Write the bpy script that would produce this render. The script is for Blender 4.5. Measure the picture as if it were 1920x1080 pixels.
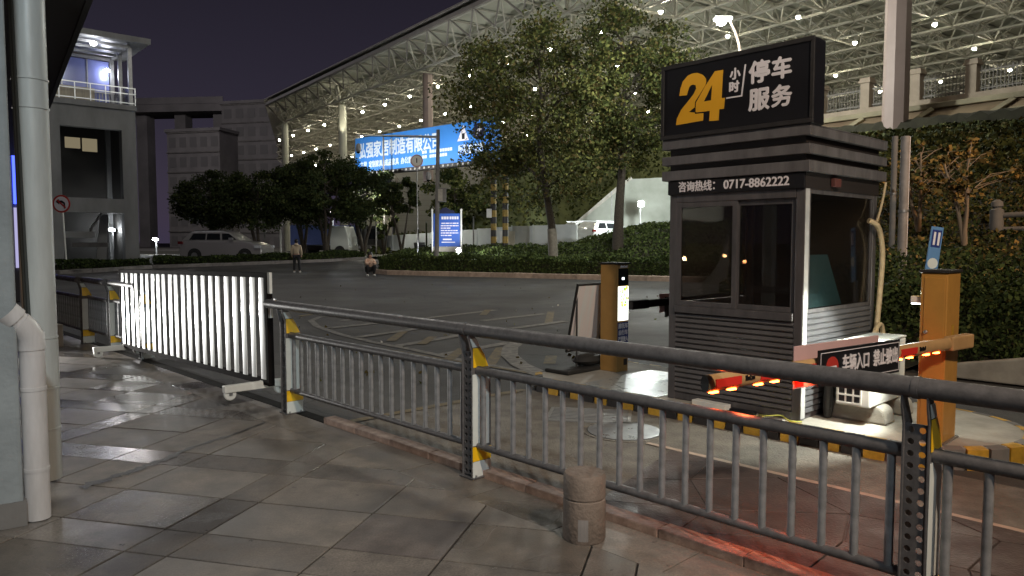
import bpy, math, random
import numpy as np
from mathutils import Vector, Matrix
R = math.radians
random.seed(7)
for o in list(bpy.data.objects):
    bpy.data.objects.remove(o)
SC = bpy.context.scene
COL = SC.collection

# ------------------------------------------------------------------ camera, sky, lamps
CAM_H, FPX = 1.57, 1387.0
PITCH = math.atan(85 / FPX)
cd = bpy.data.cameras.new('camera'); cam = bpy.data.objects.new('camera', cd); COL.objects.link(cam)
cd.sensor_width = 36; cd.lens = FPX / 1920 * 36; cd.clip_start = .05; cd.clip_end = 2000
cam.location = (0, 0, CAM_H); cam.rotation_euler = (R(90) - PITCH, 0, 0)
SC.camera = cam
SC.view_settings.view_transform = 'Standard'; SC.view_settings.look = 'None'
SC.view_settings.exposure = .58; SC.view_settings.gamma = 1
SC.view_settings.use_curve_mapping = False
SC.cycles.max_bounces = 6; SC.cycles.transparent_max_bounces = 8
SC.cycles.sample_clamp_indirect = 4
SC.cycles.caustics_reflective = False; SC.cycles.caustics_refractive = False
SC.cycles.use_denoising = True

W = bpy.data.worlds.new('World'); SC.world = W; W.use_nodes = True
nt = W.node_tree; bg = nt.nodes['Background']
sky = nt.nodes.new('ShaderNodeTexSky'); sky.sky_type = 'NISHITA'; sky.sun_disc = False
sky.sun_elevation = R(-4); sky.sun_rotation = R(-60)
tc = nt.nodes.new('ShaderNodeTexCoord'); sp = nt.nodes.new('ShaderNodeSeparateXYZ')
nt.links.new(tc.outputs['Generated'], sp.inputs[0])
rp = nt.nodes.new('ShaderNodeValToRGB')
e = rp.color_ramp.elements
e[0].position = 0.0; e[0].color = (.027, .022, .039, 1)
e[1].position = .42; e[1].color = (.0060, .0050, .0078, 1)
m_ = rp.color_ramp.elements.new(.16); m_.color = (.016, .0132, .0225, 1)
nt.links.new(sp.outputs['Z'], rp.inputs['Fac'])
ad = nt.nodes.new('ShaderNodeMixRGB'); ad.blend_type = 'ADD'; ad.inputs['Fac'].default_value = .02
nt.links.new(rp.outputs['Color'], ad.inputs['Color1']); nt.links.new(sky.outputs['Color'], ad.inputs['Color2'])
nt.links.new(ad.outputs['Color'], bg.inputs['Color']); bg.inputs['Strength'].default_value = 1.0

def lamp(kind, loc, power, color, radius=.1, aim=None, size=60, blend=.5, name='lamp'):
    l = bpy.data.lights.new(name, kind); l.energy = power; l.color = color
    if kind == 'SUN': l.angle = R(.5)
    else: l.shadow_soft_size = radius
    o = bpy.data.objects.new(name, l); COL.objects.link(o); o.location = loc
    if kind == 'SPOT': l.spot_size = R(size); l.spot_blend = blend
    if aim is not None:
        o.rotation_euler = (Vector(aim) - Vector(loc)).to_track_quat('-Z', 'Y').to_euler()
    return o
lamp('SUN', (0, 0, 60), .006, (.75, .8, 1), aim=(20, 30, 0), name='moon')
# lamps of the place, with added fill lights among them
lamp('SPOT', (3.6, -2.0, 6.6), 1500, (1, .80, .60), .22, aim=(2.3, 4.2, 0), size=84, blend=.9, name='street_or_fill_light')            # street lamp behind the camera
lamp('SPOT', (11.5, 5.5, 8.0), 1450, (1, .60, .30), .25, aim=(9.5, 13, 1.5), size=95, blend=.8, name='sodium_lamp_light')
lamp('SPOT', (1.1, -2.8, 6.2), 950, (.82, .95, 1), .22, aim=(-3.3, 4.6, .9), size=80, blend=.9, name='street_or_fill_light')             # cool lamp on the plaza behind the camera
lamp('SPOT', (5, -9, 11), 9000, (1, .95, .84), .4, aim=(2.5, 36, 2.2), size=44, blend=1, name='far_fill_light')  # added unseen fill from behind the camera for the far trees and bank
lamp('POINT', (2.5, 25, 16.5), 800, (1, .96, .86), 1.2, name='street_or_fill_light')  # added fill with no lamp there, brightens the tree fronts and far road
lamp('POINT', (-11, 29, 18.5), 1500, (1, .96, .88), 1.2, name='street_or_fill_light')  # second added fill, kept high so the slabs do not mirror it
lamp('SPOT', (-7.95, 10.95, .34), 560, (1, .98, .93), .07, aim=(-3.9, 8.5, .66), size=58, blend=.9, name='headlight_beam')
lamp('POINT', (-9.62, 5.04, 1.19), 16, (1, .62, .30), .045, name='headlight_far')
lamp('POINT', (-9.39, 4.14, 1.26), 3.6, (1, .50, .20), .04, name='headlight_far')
lamp('POINT', (-9.29, 3.73, 1.13), 3, (1, .36, .12), .04, name='headlight_far')

# ------------------------------------------------------------------ helpers
def ray(u, v):
    x = (u - 960) / FPX; z = -(v - 540) / FPX
    return Vector((x, math.cos(PITCH) + z * math.sin(PITCH), -math.sin(PITCH) + z * math.cos(PITCH)))
def G(u, v, z=0):                      # ground point seen at photo pixel u, v
    d = ray(u, v); t = (z - CAM_H) / d.z
    return (d.x * t, d.y * t)
FA = (-2.1, 6.73); FANG = -46.0
FS = (math.cos(R(FANG)), math.sin(R(FANG))); FN = (-FS[1], FS[0])
def SN(s, n, z=0):                     # railing frame -> world: s along the railing, n away from the camera
    return Vector((FA[0] + s * FS[0] + n * FN[0], FA[1] + s * FS[1] + n * FN[1], z))

def tag(o, label=None, cat=None, group=None, kind=None):
    if label: o['label'] = label
    if cat: o['category'] = cat
    if group: o['group'] = group
    if kind: o['kind'] = kind
    return o
def thing(name, label, cat, loc=(0, 0, 0), rz=0, group=None):
    o = bpy.data.objects.new(name, None); COL.objects.link(o)
    o.empty_display_size = .1
    o.location = loc; o.rotation_euler = (0, 0, R(rz))
    return tag(o, label, cat, group)
def copy_tree(o, parent=None):
    c = o.copy(); COL.objects.link(c)
    if parent: c.parent = parent
    for ch in o.children: copy_tree(ch, c)
    return c

class MB:
    def __init__(s): s.v = []; s.f = []; s.m = []; s.mi = 0
    def add(s, vs, fs):
        b = len(s.v); s.v += [tuple(v) for v in vs]
        for f in fs: s.f.append([b + i for i in f]); s.m.append(s.mi)
        return s
    def box(s, x0, x1, y0, y1, z0, z1, M=None):
        vs = [(x, y, z) for z in (z0, z1) for x, y in ((x0, y0), (x1, y0), (x1, y1), (x0, y1))]
        if M is not None: vs = [M @ Vector(v) for v in vs]
        return s.add(vs, [(3, 2, 1, 0), (4, 5, 6, 7), (0, 1, 5, 4), (1, 2, 6, 5), (2, 3, 7, 6), (3, 0, 4, 7)])
    def prism(s, poly, d0, d1, f):
        n = len(poly); vs = [f(a, b, d0) for a, b in poly] + [f(a, b, d1) for a, b in poly]
        return s.add(vs, [list(range(n))[::-1], list(range(n, 2 * n))] + [(i, (i + 1) % n, n + (i + 1) % n, n + i) for i in range(n)])
    def path(s, pts, rad, n=8, cap=True):
        pts = [Vector(p) for p in pts]; k = len(pts)
        if not isinstance(rad, (list, tuple)): rad = [rad] * k
        vs = []; up = None
        for i, p in enumerate(pts):
            t = (pts[min(i + 1, k - 1)] - pts[max(i - 1, 0)]).normalized()
            if up is None:
                up = Vector((0, 0, 1)) if abs(t.z) < .9 else Vector((1, 0, 0))
            a = t.cross(up).normalized(); up = a.cross(t).normalized()
            for j in range(n):
                an = 2 * math.pi * j / n
                vs.append(p + (a * math.cos(an) + up * math.sin(an)) * rad[i])
        fs = [(i * n + j, i * n + (j + 1) % n, (i + 1) * n + (j + 1) % n, (i + 1) * n + j) for i in range(k - 1) for j in range(n)]
        if cap: fs += [list(range(n))[::-1], list(range((k - 1) * n, k * n))]
        return s.add(vs, fs)
    def tube(s, p0, p1, r, n=8, r2=None): return s.path([p0, p1], [r, r if r2 is None else r2], n)
    def lathe(s, prof, n=16, c=(0, 0, 0), M=None):
        vs = [];
        for r, z in prof:
            for j in range(n):
                a = 2 * math.pi * j / n; p = Vector((c[0] + r * math.cos(a), c[1] + r * math.sin(a), c[2] + z))
                vs.append(M @ p if M is not None else p)
        k = len(prof)
        fs = [(i * n + j, i * n + (j + 1) % n, (i + 1) * n + (j + 1) % n, (i + 1) * n + j) for i in range(k - 1) for j in range(n)]
        fs += [list(range(n))[::-1], list(range((k - 1) * n, k * n))]
        return s.add(vs, fs)
    def build(s, name, mats, parent=None, smooth=False, bev=0, loc=None):
        me = bpy.data.meshes.new(name); me.from_pydata(s.v, [], s.f)
        if not isinstance(mats, (list, tuple)): mats = [mats]
        for m in mats: me.materials.append(m)
        if len(mats) > 1: me.polygons.foreach_set('material_index', s.m)
        if smooth:
            me.polygons.foreach_set('use_smooth', [True] * len(me.polygons))
            me.set_sharp_from_angle(angle=R(40))
        me.update()
        o = bpy.data.objects.new(name, me); COL.objects.link(o)
        if parent: o.parent = parent
        if loc is not None: o.location = loc
        if bev:
            md = o.modifiers.new('edge', 'BEVEL'); md.width = bev; md.segments = 2; md.limit_method = 'ANGLE'
        return o
def catmull(P, n=6):
    P = [Vector(p) for p in P]; out = []
    for i in range(len(P) - 1):
        a, b, c, d = P[max(i - 1, 0)], P[i], P[i + 1], P[min(i + 2, len(P) - 1)]
        for k in range(n):
            t = k / n; out.append(.5 * ((2 * b) + (c - a) * t + (2 * a - 5 * b + 4 * c - d) * t * t + (3 * b - a - 3 * c + d) * t ** 3))
    return out + [P[-1]]
XZ = lambda y: (lambda a, b, d: (a, d, b))
fXZ = lambda a, b, d: (a, d, b)       # polygon in x,z, extruded in y
fYZ = lambda a, b, d: (d, a, b)       # polygon in y,z, extruded in x
fXY = lambda a, b, d: (a, b, d)

def text(name, body, size, mat, parent, loc, rot=(90, 0, 0), bold=.0, sx=1, ext=.003, align='CENTER', shear=0, label=None):
    c = bpy.data.curves.new(name, 'FONT'); c.body = body; c.size = size; c.align_x = align; c.align_y = 'CENTER'
    c.extrude = ext; c.offset = 0; c.resolution_u = 3; c.shear = shear
    t = bpy.data.objects.new(name, c); COL.objects.link(t)
    bpy.context.view_layer.update()
    me = bpy.data.meshes.new_from_object(t.evaluated_get(bpy.context.evaluated_depsgraph_get()))
    bpy.data.objects.remove(t); bpy.data.curves.remove(c)
    if bold:
        co = np.empty(len(me.vertices) * 3); me.vertices.foreach_get('co', co); co = co.reshape(-1, 3); fs = [list(p.vertices) for p in me.polygons]
        V_, F_ = [], []
        for k, (dx, dy) in enumerate(((-1, 0), (1, 0), (0, -1), (0, 1), (0, 0))):
            F_ += [[i + len(V_) for i in f] for f in fs]; q = co + np.array([dx * bold, dy * bold, k * .0002]); V_ += q.tolist()
        bpy.data.meshes.remove(me); me = bpy.data.meshes.new(name); me.from_pydata(V_, [], F_)
    me.name = name; me.materials.clear(); me.materials.append(mat)
    o = bpy.data.objects.new(name, me); COL.objects.link(o)
    if parent: o.parent = parent
    o.location = loc; o.rotation_euler = [R(a) for a in rot]; o.scale = (sx, 1, 1)
    return o

MATS = {}
def mat(name, col, rough=.6, metal=0, var=.0, scale=6, bump=0, bscale=60, rvar=0, rand=0, col2=None, spec=.5, emit=None, es=0, coat=0, stretch=None):
    m = bpy.data.materials.new(name); m.use_nodes = True; n = m.node_tree; b = n.nodes['Principled BSDF']
    b.inputs['Base Color'].default_value = (*col, 1); b.inputs['Roughness'].default_value = rough
    b.inputs['Metallic'].default_value = metal; b.inputs['Specular IOR Level'].default_value = spec
    b.inputs['Coat Weight'].default_value = coat
    if emit: b.inputs['Emission Color'].default_value = (*emit, 1); b.inputs['Emission Strength'].default_value = es
    L = n.links.new
    t = n.nodes.new('ShaderNodeTexCoord'); src = t.outputs['Object']
    if stretch:
        mp = n.nodes.new('ShaderNodeMapping'); mp.inputs['Scale'].default_value = stretch; L(src, mp.inputs[0]); src = mp.outputs[0]
    if var or col2 or rvar:
        nz = n.nodes.new('ShaderNodeTexNoise'); nz.inputs['Scale'].default_value = scale; nz.inputs['Detail'].default_value = 6; nz.inputs['Roughness'].default_value = .62
        L(src, nz.inputs['Vector'])
        rm = n.nodes.new('ShaderNodeMapRange'); rm.inputs['From Min'].default_value = .32; rm.inputs['From Max'].default_value = .68
        L(nz.outputs['Fac'], rm.inputs['Value'])
        mx = n.nodes.new('ShaderNodeMixRGB')
        c2 = col2 if col2 else tuple(c * (1 - var) for c in col)
        c1 = col if col2 else tuple(min(1, c * (1 + var)) for c in col)
        mx.inputs['Color1'].default_value = (*c1, 1); mx.inputs['Color2'].default_value = (*c2, 1)
        L(rm.outputs[0], mx.inputs['Fac']); out = mx.outputs[0]
        if rand:
            oi = n.nodes.new('ShaderNodeObjectInfo'); hv = n.nodes.new('ShaderNodeHueSaturation')
            r2 = n.nodes.new('ShaderNodeMapRange'); r2.inputs['To Min'].default_value = 1 - rand; r2.inputs['To Max'].default_value = 1 + rand
            L(oi.outputs['Random'], r2.inputs['Value']); L(r2.outputs[0], hv.inputs['Value']); L(out, hv.inputs['Color']); out = hv.outputs[0]
        L(out, b.inputs['Base Color'])
        if rvar:
            r3 = n.nodes.new('ShaderNodeMapRange'); r3.inputs['From Min'].default_value = .35; r3.inputs['From Max'].default_value = .65
            r3.inputs['To Min'].default_value = max(.03, rough - rvar); r3.inputs['To Max'].default_value = min(1, rough + rvar)
            L(nz.outputs['Fac'], r3.inputs['Value']); L(r3.outputs[0], b.inputs['Roughness'])
    if bump:
        nb = n.nodes.new('ShaderNodeTexNoise'); nb.inputs['Scale'].default_value = bscale; nb.inputs['Detail'].default_value = 4
        L(src, nb.inputs['Vector'])
        bp = n.nodes.new('ShaderNodeBump'); bp.inputs['Strength'].default_value = bump; bp.inputs['Distance'].default_value = .01
        L(nb.outputs['Fac'], bp.inputs['Height']); L(bp.outputs[0], b.inputs['Normal'])
    MATS[name] = m
    return m
def emit(name, col, s):
    m = bpy.data.materials.new(name); m.use_nodes = True; n = m.node_tree
    n.nodes.clear(); o = n.nodes.new('ShaderNodeOutputMaterial'); em = n.nodes.new('ShaderNodeEmission')
    em.inputs[0].default_value = (*col, 1); em.inputs[1].default_value = s; n.links.new(em.outputs[0], o.inputs[0])
    return m
def glass(name, tint, refl=1.0, rough=.02):
    m = bpy.data.materials.new(name); m.use_nodes = True; n = m.node_tree; n.nodes.clear(); L = n.links.new
    o = n.nodes.new('ShaderNodeOutputMaterial'); tr = n.nodes.new('ShaderNodeBsdfTransparent'); gl = n.nodes.new('ShaderNodeBsdfGlossy')
    mx = n.nodes.new('ShaderNodeMixShader'); fr = n.nodes.new('ShaderNodeMath'); fr.operation = 'POWER'; fr.inputs[1].default_value = 5; lw = n.nodes.new('ShaderNodeLayerWeight'); lw.inputs['Blend'].default_value = .5; L(lw.outputs['Facing'], fr.inputs[0])
    g2 = n.nodes.new('ShaderNodeBsdfGlossy'); g2.inputs['Roughness'].default_value = .30; gm = n.nodes.new('ShaderNodeMixShader'); gm.inputs[0].default_value = .40
    ml = n.nodes.new('ShaderNodeMath'); ml.operation = 'MULTIPLY_ADD'; ml.inputs[1].default_value = refl; ml.inputs[2].default_value = .045
    tr.inputs[0].default_value = (*tint, 1); gl.inputs['Roughness'].default_value = rough
    L(fr.outputs[0], ml.inputs[0]); L(ml.outputs[0], mx.inputs[0]); L(tr.outputs[0], mx.inputs[1]); L(gl.outputs[0], gm.inputs[1]); L(g2.outputs[0], gm.inputs[2]); L(gm.outputs[0], mx.inputs[2]); L(mx.outputs[0], o.inputs[0])
    return m

def mat_tile(name='wet granite tile', tint=(1, 1, 1), rough=None):
    m = bpy.data.materials.new(name); m.use_nodes = True; n = m.node_tree; b = n.nodes['Principled BSDF']; L = n.links.new
    g = n.nodes.new('ShaderNodeNewGeometry'); oi = n.nodes.new('ShaderNodeObjectInfo')
    def noise(sc, det=6, rough=.6):
        z = n.nodes.new('ShaderNodeTexNoise'); z.inputs['Scale'].default_value = sc; z.inputs['Detail'].default_value = det; z.inputs['Roughness'].default_value = rough
        L(g.outputs['Position'], z.inputs['Vector']); return z.outputs['Fac']
    def mr(x, a, b_, c, d):
        r = n.nodes.new('ShaderNodeMapRange'); r.inputs[1].default_value = a; r.inputs[2].default_value = b_; r.inputs[3].default_value = c; r.inputs[4].default_value = d
        L(x, r.inputs[0]); return r.outputs[0]
    def mix(f, c1, c2, bt='MIX'):
        x = n.nodes.new('ShaderNodeMixRGB'); x.blend_type = bt
        for i, c in ((0, f), (1, c1), (2, c2)):
            if hasattr(c, 'is_linked'): L(c, x.inputs[i])
            elif i == 0: x.inputs[0].default_value = c
            else: x.inputs[i].default_value = (*c, 1)
        return x.outputs[0]
    wet = noise(.9, 2, .5); mid = noise(4.5, 8, .68); fine = noise(85, 4, .7); spots = noise(14, 3, .5)
    c = mix(mr(mid, .33, .67, 0, 1), (.235, .198, .164), (.105, .090, .077))
    c = mix(mr(fine, .35, .65, 0, .55), c, (.065, .057, .05))
    c = mix(mr(wet, .48, .64, 0, .72), c, (.048, .045, .044))          # damp patches are darker
    c = mix(mr(spots, .70, .74, 0, .75), c, (.035, .03, .028))         # drops of dirt
    hv = n.nodes.new('ShaderNodeHueSaturation'); L(c, hv.inputs['Color']); L(mr(oi.outputs['Random'], 0, 1, .76, 1.14), hv.inputs['Value'])
    tm = mix(1.0, hv.outputs[0], tint, 'MULTIPLY'); L(tm, b.inputs['Base Color'])
    ro = n.nodes.new('ShaderNodeMath'); ro.operation = 'ADD'
    L(mr(wet, .42, .66, .46, .27), ro.inputs[0]); L(mr(oi.outputs['Random'], .12, .45, -.14, .12), ro.inputs[1]); L(ro.outputs[0], b.inputs['Roughness'])
    if rough: L(mr(mid, .3, .7, rough[0], rough[1]), b.inputs['Roughness'])
    if rough: b.inputs['Specular IOR Level'].default_value = .38
    bp = n.nodes.new('ShaderNodeBump'); bp.inputs['Strength'].default_value = .05 if rough else .35; bp.inputs['Distance'].default_value = .004
    L(fine, bp.inputs['Height']); L(bp.outputs[0], b.inputs['Normal'])
    return m

def mat_asphalt():
    m = bpy.data.materials.new('patched asphalt'); m.use_nodes = True; n = m.node_tree; b = n.nodes['Principled BSDF']; L = n.links.new
    g = n.nodes.new('ShaderNodeNewGeometry')
    def noise(sc, det, ro=.6):
        z = n.nodes.new('ShaderNodeTexNoise'); z.inputs['Scale'].default_value = sc; z.inputs['Detail'].default_value = det; z.inputs['Roughness'].default_value = ro
        L(g.outputs['Position'], z.inputs['Vector']); return z.outputs['Fac']
    def mr(x, a, b_, c, d):
        r = n.nodes.new('ShaderNodeMapRange'); r.inputs[1].default_value = a; r.inputs[2].default_value = b_; r.inputs[3].default_value = c; r.inputs[4].default_value = d
        L(x, r.inputs[0]); return r.outputs[0]
    def mix(f, c1, c2):
        x = n.nodes.new('ShaderNodeMixRGB'); L(f, x.inputs[0])
        for i, c in ((1, c1), (2, c2)):
            if hasattr(c, 'is_linked'): L(c, x.inputs[i])
            else: x.inputs[i].default_value = (*c, 1)
        return x.outputs[0]
    vo = n.nodes.new('ShaderNodeTexVoronoi'); vo.feature = 'DISTANCE_TO_EDGE'; vo.inputs['Scale'].default_value = .16
    wv = n.nodes.new('ShaderNodeVectorMath'); wv.operation = 'ADD'; nz = n.nodes.new('ShaderNodeTexNoise'); nz.inputs['Scale'].default_value = 1.1; nz.inputs['Detail'].default_value = 6
    L(g.outputs['Position'], nz.inputs['Vector']); L(nz.outputs['Color'], wv.inputs[1]); L(g.outputs['Position'], wv.inputs[0]); L(wv.outputs[0], vo.inputs['Vector'])
    big = noise(.22, 5, .65); mid = noise(1.6, 7, .7); fine = noise(150, 3, .7); oil = noise(.9, 3, .5)
    c = mix(mr(big, .38, .62, 0, 1), (.082, .077, .072), (.050, .047, .045))
    c = mix(mr(mid, .35, .7, 0, .6), c, (.038, .036, .035))
    c = mix(mr(fine, .5, .75, 0, .5), c, (.15, .145, .14))
    c = mix(mr(oil, .66, .74, 0, .6), c, (.022, .021, .02))
    c = mix(mr(vo.outputs['Distance'], .004, .0, 0, .8), c, (.015, .014, .014))
    L(c, b.inputs['Base Color']); L(mr(big, .35, .65, .62, .85), b.inputs['Roughness'])
    b.inputs['Specular IOR Level'].default_value = .35
    bp = n.nodes.new('ShaderNodeBump'); bp.inputs['Strength'].default_value = .5; bp.inputs['Distance'].default_value = .008
    L(fine, bp.inputs['Height']); L(bp.outputs[0], b.inputs['Normal'])
    return m

M = {}
M['tile'] = mat_tile(); M['tilep'] = mat_tile('polished granite strip', (1.12, 1.16, 1.22), (.13, .28)); M['tiled'] = mat_tile('dark stained tile', (.66, .64, .68))
M['grout'] = mat('dark grout', (.022, .02, .018), .9, var=.3, scale=9, spec=.1)
M['asphalt'] = mat_asphalt()
M['lane'] = mat('worn concrete lane', (.20, .182, .155), .8, col2=(.105, .092, .08), scale=3.6, bump=1.0, bscale=55, spec=.25)
M['darklane'] = mat('dark lane paving', (.085, .062, .055), .6, col2=(.052, .038, .034), scale=3, bump=.6, bscale=60, rvar=.15)
M['markw'] = mat('worn white road paint', (.25, .23, .20), .7, col2=(.075, .07, .065), scale=9, bump=.4, bscale=80)
M['marky'] = mat('worn yellow road paint', (.20, .14, .05), .7, col2=(.07, .06, .045), scale=9, bump=.4, bscale=80)
M['concrete'] = mat('concrete', (.33, .31, .27), .8, var=.25, scale=3, bump=.4, bscale=40)
M['towerc'] = mat('grey tower concrete', (.24, .24, .24), .85, col2=(.15, .15, .15), scale=.9, bump=.3, bscale=15, stretch=(1, 1, .3))
M['concd'] = mat('stained grey concrete', (.20, .19, .18), .8, col2=(.11, .105, .10), scale=1.2, bump=.3, bscale=20)
M['kerbred'] = mat('reddish kerb stone', (.42, .28, .21), .65, col2=(.20, .115, .08), scale=12, bump=.5, bscale=50, rand=.2)
M['kerbpink'] = mat('pinkish kerb stone', (.36, .27, .21), .75, var=.25, scale=5, rand=.15)
M['kerbgrey'] = mat('grey kerb stone', (.22, .20, .19), .75, var=.25, scale=5, rand=.15)
M['yel'] = mat('yellow paint', (.48, .28, .03), .55, var=.25, scale=14, rand=.15)
M['oldyel'] = mat('faded yellow paint', (.26, .17, .03), .6, var=.3, scale=5)
M['blk'] = mat('black paint', (.022, .02, .02), .55, var=.3, scale=12)
M['fence'] = mat('dark grey painted steel', (.092, .088, .090), .42, var=.30, scale=22, rvar=.14, bump=.12, bscale=90)
M['fencebar'] = mat('grey galvanised bar', (.22, .222, .23), .42, .2, var=.25, scale=14, rvar=.12)
M['refw'] = mat('white reflective sheet', (.58, .61, .59), .4, var=.06, scale=10)
M['refy'] = mat('yellow reflective sheet', (.80, .47, .01), .4, var=.05, scale=10)
M['steel'] = mat('bright brushed steel', (.74, .76, .76), .40, .6)
_p = M['steel'].node_tree.nodes['Principled BSDF']; _p.inputs['Coat Weight'].default_value = .7; _p.inputs['Coat Roughness'].default_value = .10
M['gatefr'] = mat('dark gate frame', (.009, .007, .007), .85, 0, var=.2, spec=.05)
M['white'] = mat('white paint', (.72, .71, .66), .45, var=.08, scale=5)
M['whitepl'] = mat('white plastic', (.74, .74, .70), .4, var=.05, scale=7)
M['booth'] = mat('charcoal booth steel', (.088, .083, .086), .45, .2, var=.30, scale=9, rvar=.12, stretch=(1, 1, .25))
M['slatf'] = mat('front louvre steel', (.13, .125, .128), .40, .3, var=.18, scale=8, rvar=.08)
M['booths'] = mat('pale louvre steel', (.105, .105, .112), .42, .3, var=.15, scale=5)
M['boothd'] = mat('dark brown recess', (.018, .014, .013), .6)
M['boothd2'] = mat('dull red brown box', (.10, .035, .03), .6)
M['band'] = mat('grey roof band', (.118, .112, .115), .55, .15, var=.28, scale=7, rvar=.1, stretch=(1, 1, .3))
M['black'] = mat('black sign face', (.007, .007, .009), .45, var=.15, scale=6)
M['letterw'] = mat('white lettering', (.72, .68, .70), .5)
M['lettery'] = mat('yellow lettering', (.72, .36, .02), .5)
M['orange'] = mat('orange yellow cabinet paint', (.46, .235, .05), .5, var=.10, scale=4, rvar=.06, bump=.15, bscale=200)
M['kiosk'] = mat('ochre cabinet paint', (.36, .20, .06), .5, var=.12, scale=4)
M['armtan'] = mat('tan barrier paint', (.44, .27, .12), .5, var=.12, scale=6)
M['lit_trim'] = mat('pale trim', (.42, .43, .43), .5, var=.15, scale=9)
M['teal'] = mat('teal board', (.05, .155, .18), .5, var=.08, scale=3)
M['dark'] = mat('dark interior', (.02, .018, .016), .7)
M['rubber'] = mat('black rubber', (.018, .017, .016), .7)
M['metal'] = mat('grey steel', (.28, .28, .28), .4, .6, var=.15)
M['wall'] = mat('pale blue grey render', (.30, .33, .34), .8, col2=(.19, .21, .22), scale=2, bump=.4, bscale=30)
M['pvc'] = mat('cream plastic pipe', (.50, .52, .51), .42, col2=(.34, .35, .34), scale=7, stretch=(1, 1, .15), rvar=.1)
M['pvc2'] = mat('white plastic pipe', (.60, .58, .58), .4, col2=(.44, .42, .41), scale=8, stretch=(1, 1, .2), rvar=.1)
M['cable'] = mat('dark cable', (.05, .06, .06), .6)
M['hose'] = mat('beige hose', (.42, .33, .20), .6, var=.15, scale=20)
M['stone'] = mat('brown stone bollard', (.20, .155, .125), .8, col2=(.115, .088, .07), scale=7, bump=.6, bscale=45)
M['bark'] = mat('bark', (.050, .040, .030), .9, var=.4, scale=14, bump=.8, bscale=30)
M['limew'] = mat('whitewashed bark', (.20, .18, .15), .9, var=.25, scale=8)
M['soil'] = mat('soil under planting', (.028, .026, .014), .95, var=.4, scale=1.5, bump=.6, bscale=12)
M['leafd'] = mat('dark leaves', (.030, .038, .012), .75, spec=.12)
M['leafm'] = mat('mid green leaves', (.068, .080, .024), .75, spec=.12)
M['leafl'] = mat('olive leaves', (.125, .128, .038), .75, spec=.12)
M['leafy'] = mat('browned leaves', (.105, .082, .030), .75, spec=.12)
M['leafo'] = mat('orange leaves', (.30, .19, .06), .75, spec=.12)
M['hedged'] = mat('hedge leaves dark', (.030, .044, .015), .75, spec=.12)
M['hedgem'] = mat('hedge leaves', (.062, .088, .026), .75, spec=.12)
M['hedgel'] = mat('hedge leaves bright', (.105, .135, .040), .75, spec=.12)
M['truss'] = mat('pale truss paint', (.36, .34, .28), .6, var=.12, scale=1)
M['trussd'] = mat('grey truss paint', (.20, .18, .16), .6, var=.12, scale=1)
M['roofsheet'] = mat('canopy ceiling sheet', (.33, .325, .26), .7, var=.22, scale=.16)
M['column'] = mat('pinkish column paint', (.33, .25, .22), .6, var=.10, scale=.6)
M['columnw'] = mat('cream column paint', (.45, .44, .36), .6, var=.10, scale=.6)
M['blueb'] = mat('blue billboard sheet', (.04, .20, .55), .5, var=.05, scale=.6)
M['bluetext'] = mat('white billboard print', (.60, .66, .70), .5)
M['blues'] = mat('blue sign sheet', (.03, .10, .42), .5)
M['blues2'] = mat('blue kiosk label', (.015, .03, .16), .5)
M['navy'] = mat('navy sign', (.012, .014, .045), .5)
M['red'] = mat('red sign paint', (.42, .035, .025), .45)
M['redref'] = mat('red reflective tape', (.62, .03, .02), .4)
M['pink'] = mat('pink board', (.52, .33, .32), .55, var=.05)
M['sandst'] = mat('cream sandstone', (.36, .29, .22), .8, var=.2, scale=1.5)
M['lattice'] = mat('pale concrete lattice', (.30, .26, .17), .8, var=.25, scale=1.2)
M['slopec'] = mat('earth colour shotcrete', (.24, .18, .11), .85, col2=(.15, .10, .06), scale=.8, bump=.4, bscale=5)
M['abut'] = mat('white stained wall', (.31, .325, .29), .8, col2=(.20, .21, .18), scale=.5)
M['pcwall'] = mat('pale corrugated wall', (.26, .25, .23), .7, var=.1, scale=.4)
M['panelw'] = mat('white fence panel', (.66, .70, .69), .6, var=.10, scale=.7)
M['facade'] = mat('dim grey facade', (.20, .19, .19), .8, var=.2, scale=.2)
M['facadew'] = mat('dark facade window', (.15, .145, .145), .6)
M['carsilver'] = mat('silver car paint', (.42, .40, .39), .28, .5, coat=.4)
M['carwhite'] = mat('white car paint', (.55, .57, .55), .3, coat=.4)
M['carglass'] = mat('dark car glass', (.012, .014, .016), .08)
M['tyre'] = mat('tyre', (.015, .015, .015), .8)
M['taill'] = mat('tail lamp', (.12, .01, .01), .2)
M['headl'] = mat('clear lamp', (.5, .52, .55), .1)
M['truckblue'] = mat('blue truck body', (.10, .14, .36), .5, var=.1)
M['skin'] = mat('skin', (.36, .22, .16), .6)
M['hair'] = mat('black hair', (.012, .01, .01), .5)
M['jacket'] = mat('cream jacket', (.44, .36, .26), .8, var=.08, scale=8)
M['trous'] = mat('black trousers', (.014, .014, .016), .8)
M['shoe'] = mat('white shoes', (.55, .55, .53), .6)
M['patt'] = mat('orange patterned top', (.46, .20, .11), .8, col2=(.62, .50, .40), scale=9)
M['glassb'] = glass('booth glass', (.62, .60, .59), .8, .015)
M['glassc'] = glass('display glass', (.6, .6, .6), .8, .05)
M['lampw'] = emit('canopy lamp glow', (1, .94, .74), 260)
M['lampc'] = emit('cool lamp glow', (.90, .96, 1), 120)
M['lampt'] = emit('tower lamp glow', (.92, .94, 1), 30)
M['neonb'] = emit('blue neon', (.06, .10, 1), 2.2)
M['shopw'] = emit('lit shopfront', (.55, .52, .85), .55)
M['led'] = emit('red led', (1, .10, .015), 34)
M['screen'] = emit('white screen', (.95, 1, .93), 2.0)
M['screeny'] = emit('yellow advert', (.85, .70, .03), 1.25)
M['screeng'] = emit('green advert', (.25, .62, .12), 1.0)
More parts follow.
